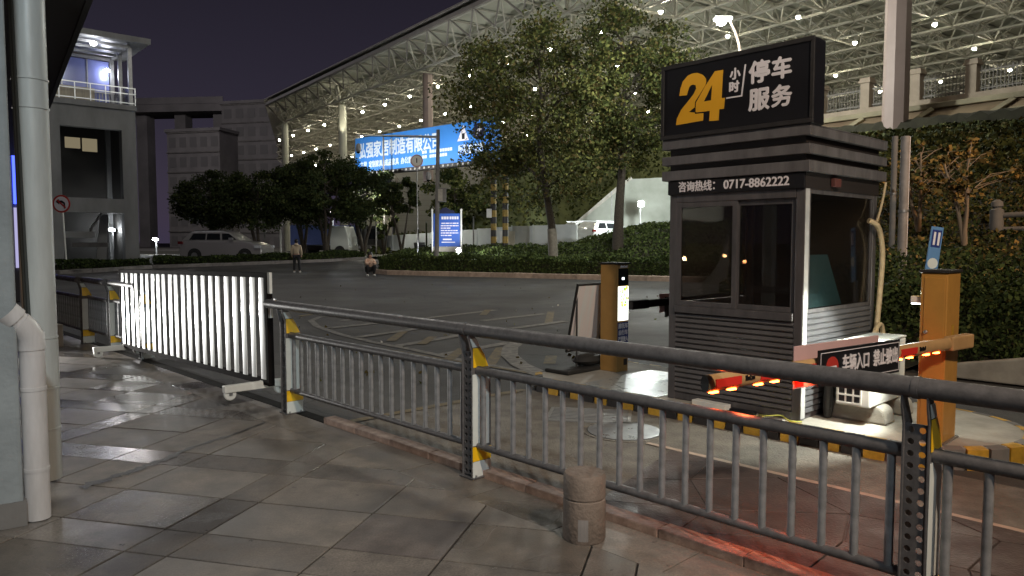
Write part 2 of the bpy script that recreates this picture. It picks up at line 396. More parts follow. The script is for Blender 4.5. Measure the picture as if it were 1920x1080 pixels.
M['lampwarm'] = emit('warm lamp glow', (1, .45, .18), 6)
M['winlit'] = emit('dim lit window', (.62, .52, .33), .22)

# ------------------------------------------------------------------ ground
def smooth(a, b, x):
    t = min(1, max(0, (x - a) / (b - a))); return t * t * (3 - 2 * t)
def road_h(x, y):
    return .6 * min(1, max(0, (y - 38.5) / 10)) * smooth(-4.5, -8, x) - .02
def heightmesh(name, xs, ys, fn, material, cut=None):
    mb = MB(); nx, ny = len(xs), len(ys)
    vs = [(x, y, fn(x, y)) for y in ys for x in xs]
    fs = []
    for j in range(ny - 1):
        for i in range(nx - 1):
            cx, cy = (xs[i] + xs[i + 1]) / 2, (ys[j] + ys[j + 1]) / 2
            if cut is None or cut(cx, cy): fs.append((j * nx + i, j * nx + i + 1, (j + 1) * nx + i + 1, (j + 1) * nx + i))
    mb.add(vs, fs)
    return mb.build(name, material, smooth=True)
lin = lambda a, b, n: [a + (b - a) * i / n for i in range(n + 1)]
ground = heightmesh('road', [-900, -300, -120] + lin(-60, 60, 48) + [120, 300, 900], [-300, -60] + lin(-20, 36, 14) + lin(37, 60, 23) + [80, 140, 400, 1200], road_h, M['asphalt'])
tag(ground, 'dark asphalt forecourt road', kind='structure')

def ribbon(pts, w, z, name, material, parent=None):
    mb = MB(); P = [Vector((p[0], p[1], 0)) for p in pts]; L_, R_ = [], []
    for i, p in enumerate(P):
        t = (P[min(i + 1, len(P) - 1)] - P[max(i - 1, 0)]).normalized(); nn = Vector((-t.y, t.x, 0)) * w / 2
        L_.append(p + nn + Vector((0, 0, z))); R_.append(p - nn + Vector((0, 0, z)))
    k = len(P); mb.add(L_ + R_, [(i, i + 1, k + i + 1, k + i)[::-1] for i in range(k - 1)])
    return mb.build(name, material, parent)

# plaza paving: grout bed and individual slabs
plb = MB()
bed = [SN(-30, .02), SN(14, .02), Vector((8, -14, 0)), Vector((-40, -14, 0)), Vector((-40, 30, 0))]
plb.prism([(p.x, p.y) for p in bed], -.2, -.009, fXY)
plaza = plb.build('plaza_paving', M['grout']); tag(plaza, 'wet grey stone slab plaza', kind='structure')
def clip(poly, a, b, c):               # keep a*x+b*y<=c
    out = []
    for i, p in enumerate(poly):
        q = poly[(i + 1) % len(poly)]; dp = a * p[0] + b * p[1] - c; dq = a * q[0] + b * q[1] - c
        if dp <= 0: out.append(p)
        if dp * dq < 0:
            t = dp / (dp - dq); out.append((p[0] + (q[0] - p[0]) * t, p[1] + (q[1] - p[1]) * t))
    return out
def slab(poly, name='paving_tile', parent=plaza, material=None, tilt=.0035, ch=.004, z=0):
    cx = sum(p[0] for p in poly) / len(poly); cy = sum(p[1] for p in poly) / len(poly)
    dx, dy = random.uniform(-tilt, tilt), random.uniform(-tilt, tilt); dz = random.uniform(-.0015, .0015)
    zz = lambda p, o=0: z + dz + dx * (p[0] - cx) + dy * (p[1] - cy) - o
    n = len(poly); mb = MB()
    inn = [(cx + (p[0] - cx) * (1 - ch / max(.05, math.hypot(p[0] - cx, p[1] - cy))), cy + (p[1] - cy) * (1 - ch / max(.05, math.hypot(p[0] - cx, p[1] - cy)))) for p in poly]
    vs = [(p[0], p[1], z - .04) for p in poly] + [(p[0], p[1], zz(p, .003)) for p in poly] + [(p[0], p[1], zz(p)) for p in inn]
    fs = [(i, (i + 1) % n, n + (i + 1) % n, n + i) for i in range(n)] + [(n + i, n + (i + 1) % n, 2 * n + (i + 1) % n, 2 * n + i) for i in range(n)] + [list(range(2 * n, 3 * n))]
    mb.add(vs, fs); return mb.build(name, material or M['tile'], parent)
TA = R(-14.5); e1 = (math.cos(TA), math.sin(TA)); e2 = (-e1[1], e1[0]); T0 = (-.81, 4.21)
nline = lambda n: (FN[0], FN[1], FN[0] * FA[0] + FN[1] * FA[1] + n)
random.seed(11)
def marks(a0, seq, lo, hi):            # joint positions with a polished flag, both ways from a0
    out = []; x = a0; k = 0
    while x < hi: w_, f_ = seq[k % len(seq)]; out.append((x, x + w_, f_)); x += w_; k += 1
    x = a0; k = len(seq) - 1
    while x > lo: w_, f_ = seq[k % len(seq)]; out.append((x - w_, x, f_)); x -= w_; k -= 1
    return out
rows = marks(.5, [(.30, 1), (.50, 0), (.50, 0)], -4.5, 13)
cols = marks(-1.0, [(.25, 1), (.75, 0), (.60, 0), (.70, 0)], -9, 6)
g = .0055; cnt = 0
for b0, b1, fb_ in rows:
    for a0, a1, fa_ in cols:
        poly = [(T0[0] + a * e1[0] + b * e2[0], T0[1] + a * e1[1] + b * e2[1]) for a, b in ((a0 + g, b0 + g), (a1 - g, b0 + g), (a1 - g, b1 - g), (a0 + g, b1 - g))]
        poly = clip(poly, *nline(-.257))
        if len(poly) < 3: continue
        cx = sum(p[0] for p in poly) / len(poly); cy = sum(p[1] for p in poly) / len(poly)
        if cy < 2.2 or cx < -.78 * cy - .7 or cx > .8 * cy + .5 or cy > 14: continue
        pol = fb_ or fa_; dk = abs((a0 + a1) / 2 - .3) < .2 and abs((b0 + b1) / 2 + .05) < .3
        slab(poly, 'paving_tile', plaza, M['tilep'] if pol else (M['tiled'] if dk else M['tile']), tilt=.0012 if pol else .0035); cnt += 1
for i in range(-18, 12):               # border slabs along the railing
    s0, s1 = i * .72 + .004, (i + 1) * .72 - .004
    q = [SN(s0, -.254), SN(s1, -.254), SN(s1, .078), SN(s0, .078)]
    slab([(p.x, p.y) for p in q], tilt=.0006, ch=.001, z=-.003)

# reddish kerb beside the plaza
kr = MB().box(-14, 12, .10, .21, -.1, -.005).build('plaza_kerb', M['grout'], loc=(*FA, 0)); kr.rotation_euler.z = R(FANG)
tag(kr, 'reddish kerb along the plaza edge', kind='structure')
kproto = None
for i in range(-20, 25):
    s0 = .55 + i * .5
    if s0 < .5 or s0 > 9: continue
    if kproto is None:
        kproto = MB().box(.002, .498, .092, .205, -.06, .042).build('kerb_stone', M['kerbred'], kr, bev=.006); o = kproto
    else: o = kproto.copy(); COL.objects.link(o)
    o.location = (s0, random.uniform(-.004, .004), random.uniform(-.004, .004))

# lane surface
def sheet(name, poly, z, material, label):
    mb = MB(); mb.add([(p[0], p[1], z) for p in poly], [list(range(len(poly)))])
    return tag(mb.build(name, material), label, kind='structure')
sn2 = lambda *a: [(SN(*q).x, SN(*q).y) for q in a]
sheet('lane', sn2((.72, .222), (9, .222), (9, 2.46), (.72, 2.46)), -.014, M['lane'], 'worn concrete entry lane')
sheet('lane_patch', sn2((3.5, .224), (9, .224), (9, 1.56), (3.15, 1.56)), -.009, M['darklane'], 'dark reddish paved lane strip')
ln = ribbon(sn2((2.9, 1.60), (9, 1.60)), .05, -.006, 'lane_line', M['kerbpink']); tag(ln, 'thin pale line along the lane', kind='structure')
dp = thing('paver_field', 'dark reddish paver slabs laid in the entry lane', 'paving'); dp['kind'] = 'structure'; del dp['category']
random.seed(5)
pts_ = {}
def pv_(i, j):
    if (i, j) not in pts_:
        a, b = i * .66 + random.uniform(-.10, .10) + .18 * math.sin(j * 2.3), j * .50 + random.uniform(-.08, .08) + .15 * math.sin(i * 1.7)
        c_, s_ = math.cos(R(28)), math.sin(R(28)); pts_[(i, j)] = (4.2 + a * c_ - b * s_, .2 + a * s_ + b * c_)
    return pts_[(i, j)]
for i in range(-2, 9):
    for j in range(-8, 6):
        q = [pv_(i, j), pv_(i + 1, j), pv_(i + 1, j + 1), pv_(i, j + 1)]
        cx_, cy_ = sum(a for a, b in q) / 4, sum(b for a, b in q) / 4
        q = [(cx_ + (a - cx_) * .985, cy_ + (b - cy_) * .985) for a, b in q]
        for A_, B_, C_ in ((0, -1, -.226), (0, 1, 1.555), (-1, -.25, -3.55), (1, 0, 8.8)):
            if q: q = clip(q, A_, B_, C_)
        if len(q) >= 3: slab([(SN(*p).x, SN(*p).y) for p in q], 'paver', dp, M['darklane'], tilt=.008, z=.0)
yl = ribbon(sn2((.66, .25), (.72, 2.4)), .10, -.006, 'stop_line', M['marky']); tag(yl, 'worn yellow line across the lane', kind='structure')

# road markings
mk = bpy.data.objects.new('road_markings', None); COL.objects.link(mk); tag(mk, 'worn white and yellow hatching on the road', kind='structure')
def rib(px, w, m):
    return ribbon([G(*p) for p in px], w, -.014 + random.uniform(0, .006), 'road_marking', m, mk)
rib([(690, 596), (640, 592), (600, 593), (583, 600), (595, 611), (640, 626), (700, 640), (770, 653), (860, 672), (994, 697), (1040, 707)], .13, M['markw'])
for a, b in (((671, 631), (805, 612)), ((744, 647), (900, 621)), ((823, 664), (953, 641)), ((801, 595), (930, 580)), ((905, 600), (1020, 587)), ((617, 614), (725, 603)), ((905, 622), (1060, 601)), ((640, 600), (690, 594))):
    rib([a, b], .20, M['markw'])
for a, b in (((560, 592), (600, 585)), ((732, 638), (757, 620)), ((790, 644), (812, 630)), ((842, 672), (868, 652)), ((918, 682), (940, 650)), ((905, 590), (915, 580)), ((1028, 606), (1033, 583)), ((1030, 680), (1034, 665))):
    rib([a, b], .16, M['marky'])
rib([(1000, 622), (979, 634), (957, 650), (955, 664), (975, 682), (1026, 705), (1046, 712)], .24, M['markw'])
rib([(640, 640), (1010, 700), (1120, 716)], .07, M['marky'])

# ------------------------------------------------------------------ parking island with painted kerb
ISZ = .13
def island_outline(s0, s1, n0, n1, r):
    pts = []; c = (s1 - r, (n0 + n1) / 2); h = (n1 - n0) / 2
    pts.append((s0 + .25, n0))
    for i in range(13):
        a = -math.pi / 2 + math.pi * i / 12; pts.append((c[0] + h * math.cos(a), c[1] + h * math.sin(a)))
    pts.append((s0 + .25, n1)); pts.append((s0, n1 - .25)); pts.append((s0, n0 + .25))
    return pts
iso = island_outline(.62, 5.1, 2.47, 4.05, .79)
isl = MB().prism([(SN(*p).x, SN(*p).y) for p in iso], -.1, ISZ, fXY).build('traffic_island', M['concrete']); tag(isl, 'concrete island carrying the booth', kind='structure')
per = []
for i in range(len(iso)):
    a, b = Vector(iso[i]), Vector(iso[(i + 1) % len(iso)]); k = max(1, round((b - a).length / .02))
    per += [a + (b - a) * t / k for t in range(k)]
acc = 0; cur = [per[0]]; idx = 0; step = .155
def kerbblock(seg, idx):
    mb = MB(); c = Vector((2.9, 3.26)); vs = []; n = len(seg)
    for off, z in ((.03, -.02), (.03, ISZ - .006), (-.02, ISZ + .004), (-.05, ISZ + .004)):
        for i, p in enumerate(seg):
            t = (seg[min(i + 1, n - 1)] - seg[max(i - 1, 0)]).normalized(); o = Vector((t.y, -t.x))
            q = p + o * off; vs.append(SN(q.x, q.y, z))
    fs = [(r * n + i, r * n + i + 1, (r + 1) * n + i + 1, (r + 1) * n + i) for r in range(3) for i in range(n - 1)]
    fs += [[r * n for r in range(4)][::-1], [r * n + n - 1 for r in range(4)]]
    mb.add(vs, fs); far = seg[0].x > 4.25
    mb.build('kerb_block', (M['yel'] if idx % 2 else (M['concd'] if far else M['blk'])), isl)
for i in range(1, len(per)):
    cur.append(per[i]); acc += (per[i] - per[i - 1]).length
    if acc > step - .01:
        kerbblock(cur[:-1] if len(cur) > 3 else cur, idx); idx += 1; cur = [per[i]]; acc = 0

# ------------------------------------------------------------------ railing posts and panels
def perforated(w, z0, z1, y, cols_, rows_, r):
    mb = MB(); cw = w / cols_; chh = (z1 - z0) / rows_
    for i in range(cols_):
        for j in range(rows_):
            cx, cz = -w / 2 + (i + .5) * cw, z0 + (j + .5) * chh
            sq = [(1, 0), (1, 1), (0, 1), (-1, 1), (-1, 0), (-1, -1), (0, -1), (1, -1)]
            vs = [(cx + a * cw / 2, y, cz + b * chh / 2) for a, b in sq] + [(cx + r * math.cos(k * math.pi / 4), y, cz + r * math.sin(k * math.pi / 4)) for k in range(8)]
            mb.add(vs, [(k, (k + 1) % 8, 8 + (k + 1) % 8, 8 + k) for k in range(8)])
    return mb
FLP = [(.0, .0), (.17, .0), (.17, .70), (.125, .80), (.045, .93), (.03, .965), (-.03, .965), (-.025, .92), (.0, .84)]
def make_post(name, label, s, n=0):
    t = thing(name, label, 'fence post', SN(s, n), FANG, 'railing posts')
    for sx in (-1, 1):
        MB().prism(FLP, sx * .047 - .004, sx * .047 + .004, fYZ).build('flange', M['fence'], t, bev=.002)
    w = perforated(.086, .02, .85, .012, 2, 17, .0135).build('perforated_web', M['fence'], t)
    md = w.modifiers.new('thick', 'SOLIDIFY'); md.thickness = .005
    x = .0535
    MB().prism([(.004, .115), (.166, .115), (.168, .20), (.004, .215)], x, x + .002, fYZ).build('yellow_band', M['refy'], t)
    MB().prism([(.004, .006), (.164, .006), (.166, .112), (.004, .112)], x, x + .002, fYZ).build('white_band', M['refw'], t)
    MB().prism([(.004, .22), (.15, .22), (.15, .66), (.13, .70), (.004, .70)], x, x + .002, fYZ).build('white_sleeve', M['refw'], t)
    MB().prism([(.012, .745), (.142, .745), (.108, .825), (.075, .875), (.008, .875)], x, x + .002, fYZ).build('yellow_flash', M['refy'], t)
    MB().prism([(.004, .88), (.07, .88), (.04, .94), (-.018, .94)], x, x + .002, fYZ).build('white_flash', M['refw'], t)
    MB().box(-.07, .07, -.01, .18, .0, .008).build('base_plate', M['fence'], t)
    bo = MB()
    for px_, py_ in ((-.06, .03), (.06, .03), (-.06, .14), (.06, .14)): bo.tube((px_, py_, .008), (px_, py_, .022), .007, 6)
    bo.build('anchor_bolts', M['metal'], t)
    return t
def make_panel(label, s0, s1, nb, n=0, hs0=None, hs1=None):
    L_ = s1 - s0; t = thing('guard_railing', label, 'railing', SN(s0, n), FANG, 'railing panels')
    h0 = 0 if hs0 is None else hs0 - s0; h1 = L_ if hs1 is None else hs1 - s0
    hr = MB().path([(h0, .0, .998), (h0 + .004, 0, .998), (h1 - .004, .0, .998), (h1, 0, .998)], [.036, .0425, .0425, .036], 16).build('handrail', M['fence'], t, True)
    MB().path([(L_ - .012, 0, .998), (L_ + .012, 0, .998)], .0455, 16).build('handrail_collar', M['fence'], t, True)
    MB().tube((.05, .055, .725), (L_ - .05, .055, .725), .030, 12).build('upper_rail', M['fence'], t, True)
    MB().tube((.05, .055, .215), (L_ - .05, .055, .215), .0225, 12).build('lower_rail', M['fence'], t, True)
    pb = None
    for i in range(nb):
        x = (i + .75) * L_ / (nb + .5)
        if pb is None: pb = MB().tube((0, .055, .225), (0, .055, .712), .0175, 10).build('bar', M['fencebar'], t, True); o = pb
        else: o = pb.copy(); COL.objects.link(o)
        o.location.x = x
    return t
make_post('railing_post', 'railing post beside the closed end of the bright sliding gate', 0)
make_post('railing_post', 'railing post between the gate end post and the nearest post', 2.59)
make_post('railing_post', 'nearest railing post, its perforated side facing the viewer', 5.33)
make_post('railing_post', 'railing post past the near end of the handrail', 8.05)
make_panel('railing panel nearest the bright gate, lit pale on its bars', 0, 2.59, 18, hs0=-.30)
make_panel('railing panel behind the stone bollard', 2.59, 5.33, 19)
make_panel('cut off railing panel in front of the striped island end', 5.33, 8.05, 19)
make_post('railing_post', 'railing post standing behind the far end of the gate', -4.33, .12)
make_post('railing_post', 'second post beyond the gate, with bright yellow flash', -5.5, .06)
make_post('railing_post', 'farthest railing post, just right of the drainpipes', -6.62, -.02)
make_panel('short railing panel beside the far gate end', -5.5, -4.33, 8, .08)
make_panel('dark railing panel between the two farthest posts', -6.62, -5.5, 9, .02)
make_panel('railing panel half hidden behind the tall drainpipe', -9.2, -6.62, 18, -.06)
bx = thing('electric_box', 'small pale control box at the foot of the farthest post', 'control box', (-6.95, 11.15, 0), FANG)
MB().box(-.14, .14, -.1, .1, 0, .34).build('housing', M['concrete'], bx, bev=.01); MB().box(-.03, .04, -.106, -.1, .15, .24).build('socket', M['black'], bx)

# ------------------------------------------------------------------ sliding gate with steel slats
GR, GL = Vector((-2.33, 7.05, 0)), Vector((-5.43, 10.3, 0))
gd = (GR - GL).normalized(); GLEN = (GR - GL).length; gang = math.degrees(math.atan2(gd.y, gd.x))
gt = thing('sliding_gate', 'sliding gate of bright vertical steel slats on casters', 'gate', GL, gang); gt.rotation_euler = (0, R(-1.1), R(gang))
gz0, gz1 = .14, 1.17
MB().box(-.02, GLEN, -.025, .025, gz1 - .02, gz1 + .03).build('top_bar', M['gatefr'], gt, bev=.004)
MB().box(-.02, GLEN, -.025, .025, gz0 - .03, gz0 + .03).build('bottom_bar', M['gatefr'], gt, bev=.004)
for x in (-.045, GLEN): MB().box(x, x + .05, -.03, .03, gz0 - .03, gz1 + .03).build('end_post', M['gatefr'], gt, bev=.004)
NSL = 22; sp0 = None
for i in range(NSL):
    x = .10 + (GLEN - .16) * i / (NSL - 1)
    if sp0 is None:
        mb = MB(); prof = [(-.047 + .094 * k / 12, -.034 - .0035 * math.cos(math.pi * (k / 6 - 1) / 2)) for k in range(13)] + [(.047, -.026), (-.047, -.026)]
        mb.prism(prof, gz0 + .03, gz1 - .02, fXY); sp0 = mb.build('slat', M['steel'], gt, True); o = sp0
    else: o = sp0.copy(); COL.objects.link(o)
    o.location.x = x; o.rotation_euler = (random.uniform(-.006, .006), random.uniform(-.003, .003), random.uniform(-.012, .012))
MB().box(GLEN + .05, GLEN + .10, -.02, .005, gz1 - .17, gz1 + .03).box(GLEN + .05, GLEN + .10, -.02, .005, gz1 - .40, gz1 - .24).build('striker_plate', M['white'], gt)
MB().box(GLEN + .10, GLEN + .19, -.01, .0, gz1 - .23, gz1 - .215).box(GLEN + .175, GLEN + .19, -.01, .0, gz1 - .29, gz1 - .215).build('latch', M['metal'], gt)
def caster(x):
    b = MB().box(x - .035, x + .035, -.40, .22, .075, .145).build('caster_foot', M['white'], gt, bev=.008)
    for yy in (-.34, .16):
        w = MB().lathe([(.012, -.017), (.052, -.017), (.058, -.010), (.058, .010), (.052, .017), (.012, .017)], 16, M=Matrix.Translation((x, yy, .0585)) @ Matrix.Rotation(R(90), 4, 'Y')).build('caster_wheel', M['whitepl'], b, True)
        MB().box(x - .03, x - .022, yy - .015, yy + .015, .05, .085).box(x + .022, x + .03, yy - .015, yy + .015, .05, .085).build('caster_fork', M['metal'], b)
    MB().box(x - .03, x + .03, -.03, .03, .145, gz0 + .01).build('foot_bracket', M['white'], b)
caster(.02); caster(GLEN - .12)
stk = MB(); random.seed(8); pv = [Vector(G(*p) + (0,)) for p in ((150, 915), (190, 903), (222, 891), (260, 880), (289, 869), (322, 856), (355, 841), (400, 827), (444, 813), (475, 801), (500, 791))]
pv = catmull(pv, 5); L_, R_ = [], []
for i, q in enumerate(pv):
    tt = (pv[min(i + 1, len(pv) - 1)] - pv[max(i - 1, 0)]).normalized(); nn = Vector((-tt.y, tt.x, 0)); wd = .035 * (1 - i / len(pv)) + .012
    L_.append(q + nn * wd * random.uniform(.3, 1.7) + Vector((0, 0, .0042))); R_.append(q - nn * wd * random.uniform(.3, 1.7) + Vector((0, 0, .0042)))
k = len(pv); stk.add(L_ + R_, [(i, i + 1, k + i + 1, k + i)[::-1] for i in range(k - 1)])
tag(stk.build('wet_streak', mat('wet black dirt', (.018, .016, .014), .45, var=.4, scale=30, bump=.5, bscale=60)), 'dark wet dirt streak running from the drainpipe across the slabs', kind='structure')
# ------------------------------------------------------------------ stone bollard
bo = thing('stone_bollard', 'short round brown stone bollard on the plaza edge', 'bollard', (.385, 3.86, 0))
MB().lathe([(.110, 0), (.114, .01), (.113, .20), (.112, .218), (.107, .222), (.107, .228), (.112, .232), (.112, .345), (.104, .357), (.05, .361)], 36).build('shaft', M['stone'], bo, True)
bp_ = []
for k in range(3):
    a0 = R(-112 + k * 9); a1 = R(-112 + (k + 1) * 9); bp_.append((a0, a1))
mb = MB()
for a0, a1 in bp_:
    mb.add([(.1142 * math.cos(a0), .1142 * math.sin(a0), .02), (.1142 * math.cos(a1), .1142 * math.sin(a1), .02), (.1142 * math.cos(a1), .1142 * math.sin(a1), .135), (.1142 * math.cos(a0), .1142 * math.sin(a0), .135)], [(0, 1, 2, 3)])
mb.build('faded_sticker', M['kerbgrey'], bo)

# ------------------------------------------------------------------ guard booth
BO = (1.45, 6.82); BA = -47.3; BW, BD = 1.28, 1.42
bt = thing('parking_booth', 'charcoal steel parking attendant booth with black windows', 'booth', (*BO, 0), BA)
Z0 = ISZ
for x, y in ((0, 0), (BW - .075, 0), (0, BD - .075), (BW - .075, BD - .075)):
    MB().box(x, x + .075, y, y + .075, Z0, 2.0).build('corner_post', M['booth'] if x == 0 else M['booths'] if y == 0 and False else M['booth'], bt, bev=.006)
MB().box(BW + .0005, BW + .004, .004, .072, Z0 + .02, 2.0).build('post_lit_trim', M['lit_trim'], bt)  # pale strip, its colour carries the post edge's brightness under the flood lamp
MB().box(.02, BW - .02, .02, BD - .02, Z0, Z0 + .05).build('floor_plate', M['booth'], bt)
MB().box(.075, BW - .075, .006, .03, Z0 + .01, .195).build('skirting', M['booth'], bt)
sl = None; ns = 16; p = (.935 - .20) / ns
for i in range(ns):
    if sl is None:
        sl = MB().prism([(.004, .002), (-.004, .012), (.006, .036), (.022, .044), (.03, .044), (.03, .002)], .076, BW - .076, lambda a, b, d: (d, a, b)).build('louvre_slat', M['slatf'], bt); o = sl
    else: o = sl.copy(); COL.objects.link(o)
    o.location.z = .20 + i * p
sl = None; ns = 17; p = (1.0 - .18) / ns
for i in range(ns):
    if sl is None:
        sl = MB().prism([(BW - .004, .002), (BW + .006, .010), (BW - .004, .038), (BW - .02, .047), (BW - .03, .047), (BW - .03, .002)], .076, BD - .076, lambda a, b, d: (a, d, b)).build('side_slat', M['booths'], bt); o = sl
    else: o = sl.copy(); COL.objects.link(o)
    o.location.z = .18 + i * p
MB().box(.0, .02, .076, BD - .076, .15, 1.02).build('wall_panel', M['booth'], bt)
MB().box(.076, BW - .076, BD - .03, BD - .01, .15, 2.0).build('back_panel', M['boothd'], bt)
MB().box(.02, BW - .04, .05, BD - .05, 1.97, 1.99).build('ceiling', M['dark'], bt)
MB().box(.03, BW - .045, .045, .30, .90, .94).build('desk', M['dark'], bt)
MB().box(.075, BW - .075, -.022, .04, .935, 1.0).build('window_sill', M['booth'], bt, bev=.006)
def sash(x0, x1, y, nm='window'):
    f = MB().box(x0, x0 + .045, y, y + .025, 1.0, 1.93).box(x1 - .045, x1, y, y + .025, 1.0, 1.93).box(x0 + .045, x1 - .045, y, y + .025, 1.0, 1.045).box(x0 + .045, x1 - .045, y, y + .025, 1.885, 1.93).build(nm, M['booth'], bt, bev=.003)
    MB().box(x0 + .043, x1 - .043, y + .010, y + .014, 1.043, 1.887).build('pane', M['glassb'], f)
sash(.077, .685, .0); sash(.645, BW - .077, .028)
MB().box(.075, BW - .075, -.004, .05, 1.932, 2.0).build('window_header', M['booth'], bt)
sw = MB().box(BW - .03, BW - .005, .077, .11, 1.0, 2.0).box(BW - .03, BW - .005, BD - .11, BD - .077, 1.0, 2.0).box(BW - .03, BW - .005, .11, BD - .11, 1.0, 1.03).box(BW - .03, BW - .005, .11, BD - .11, 1.965, 2.0).build('window', M['booth'], bt)
MB().box(BW - .020, BW - .015, .108, BD - .108, 1.028, 1.968).build('pane', M['glassb'], sw)
sw = MB().box(.004, .02, .077, .11, 1.02, 2.0).box(.004, .02, BD - .11, BD - .077, 1.02, 2.0).build('window', M['booth'], bt)
MB().box(.010, .014, .108, BD - .108, 1.022, 1.998).build('pane', M['glassb'], sw)
MB().prism([(.115, 1.035), (.80, 1.035), (.50, 1.47), (.115, 1.47)], BW - .045, BW - .037, fYZ).build('teal_board', M['teal'], bt)
MB().box(-.005, BW + .005, -.012, BD + .01, 2.0, 2.125).build('fascia', M['boothd'], bt)
fb = MB().box(-.004, BW + .003, -.03, -.013, 2.003, 2.122).build('name_board', M['black'], bt, bev=.003)
text('lettering', '咨询热线：', .098, M['letterw'], fb, (.325, -.0335, 2.062), bold=.0022, sx=.88)
text('lettering', '0717-8862222', .104, M['letterw'], fb, (.865, -.0335, 2.062), bold=.0022, sx=.98)
MB().box(.0, BW, .0, BD, 2.125, 2.47).build('roof_core', M['boothd'], bt)
ov = .055
for z0, z1 in ((2.13, 2.215), (2.268, 2.345), (2.41, 2.485)):
    b_ = MB()
    b_.box(-ov, BW + ov, -ov, -.001, z0, z1).box(-ov, BW + ov, BD + .001, BD + ov, z0, z1).box(BW + .001, BW + ov, -.001, BD + .001, z0, z1).box(-ov, -.001, -.001, BD + .001, z0, z1)
    b_.build('roof_band', M['band'], bt, bev=.004)
MB().box(-ov, BW + ov, -ov, BD + ov, 2.487, 2.495).build('roof_cap', M['band'], bt)
MB().box(BW + .012, BW + .05, .42, .54, 2.03, 2.10).build('wall_camera', M['boothd2'], bt, bev=.006)
hx = BW + .055
MB().path(catmull([(hx, 1.46, 2.12), (hx, 1.38, 1.92), (hx, 1.28, 1.76)]), .011, 8).build('thin_hose', M['hose'], bt, True)
MB().path(catmull([(hx - .04, 1.20, 1.77), (hx, 1.27, 1.735), (hx, 1.36, 1.66), (hx, 1.42, 1.52), (hx, 1.43, 1.36), (hx, 1.38, 1.0), (hx, 1.33, .72), (hx, 1.28, .5)]), .024, 10).build('drain_hose', M['hose'], bt, True)
MB().path(catmull([(hx + .05, 1.05, .58), (hx + .05, 1.15, .74), (hx + .05, 1.27, .83), (hx + .05, 1.36, .76), (hx + .05, 1.37, .45)]), .022, 10).build('drain_hose', M['hose'], bt, True)
# sign on the roof
sg = thing('rooftop_sign', 'black rooftop sign box reading 24 hour parking in yellow and white', 'sign', (*BO, 0), BA)
MB().box(-.058, 1.358, -.062, .13, 2.4955, 3.155).build('sign_box', M['black'], sg, bev=.012)
MB().box(-.062, 1.362, -.076, -.0625, 2.500, 2.535).box(-.062, 1.362, -.076, -.0625, 3.122, 3.157).box(-.062, -.03, -.076, -.0625, 2.535, 3.122).box(1.33, 1.362, -.076, -.0625, 2.535, 3.122).build('sign_frame', M['blk'], sg, bev=.004)
def flat_letters(name, polys, material, parent, y=-.064, th=.004):
    c = bpy.data.curves.new(name, 'CURVE'); c.dimensions = '2D'; c.fill_mode = 'BOTH'; c.extrude = th / 2
    for pl in polys:
        s = c.splines.new('POLY'); s.points.add(len(pl) - 1); s.use_cyclic_u = True
        for i, (a, b) in enumerate(pl): s.points[i].co = (a, b, 0, 1)
    t = bpy.data.objects.new(name, c); COL.objects.link(t); bpy.context.view_layer.update()
    me = bpy.data.meshes.new_from_object(t.evaluated_get(bpy.context.evaluated_depsgraph_get()))
    bpy.data.objects.remove(t); me.materials.clear(); me.materials.append(material)
    o = bpy.data.objects.new(name, me); COL.objects.link(o); o.parent = parent; o.location = (0, y, 0); o.rotation_euler = (R(90), 0, 0)
    return o
two = [(.129, 2.874), (.14, 2.933), (.165, 2.995), (.215, 3.037), (.25, 3.047), (.281, 3.049), (.315, 3.045), (.342, 3.034), (.368, 3.02), (.386, 3.0), (.398, 2.98), (.401, 2.958), (.395, 2.929), (.345, 2.865), (.292, 2.802), (.289, 2.754), (.231, 2.721), (.29, 2.707), (.294, 2.694), (.378, 2.692), (.377, 2.628), (.099, 2.62), (.109, 2.679), (.152, 2.75), (.224, 2.816), (.279, 2.87), (.304, 2.913), (.297, 2.944), (.267, 2.953), (.245, 2.948), (.233, 2.938), (.217, 2.902), (.209, 2.869)]
four = [(.487, 3.031), (.565, 3.03), (.554, 2.795), (.586, 2.793), (.58, 2.703), (.535, 2.703), (.531, 2.612), (.438, 2.616), (.444, 2.703), (.312, 2.706), (.301, 2.712), (.304, 2.791), (.393, 2.918)]
flat_letters('numeral', [two], M['lettery'], sg); flat_letters('numeral', [four, [(.463, 2.921), (.454, 2.791), (.379, 2.79)]], M['lettery'], sg)
flat_letters('rule_line', [[(.766, 3.039), (.778, 3.039), (.749, 2.782), (.60, 2.782), (.60, 2.794), (.738, 2.794)]], M['letterw'], sg)
for ch, cx, cz, s in (('小', .680, 2.972, .098), ('时', .672, 2.865, .098), ('停', .900, 2.945, .19), ('车', 1.092, 2.945, .18), ('服', .902, 2.725, .19), ('务', 1.096, 2.725, .18)):
    text('lettering', ch, s, M['letterw'], sg, (cx, -.066, cz), bold=.0035 if s < .12 else .006)

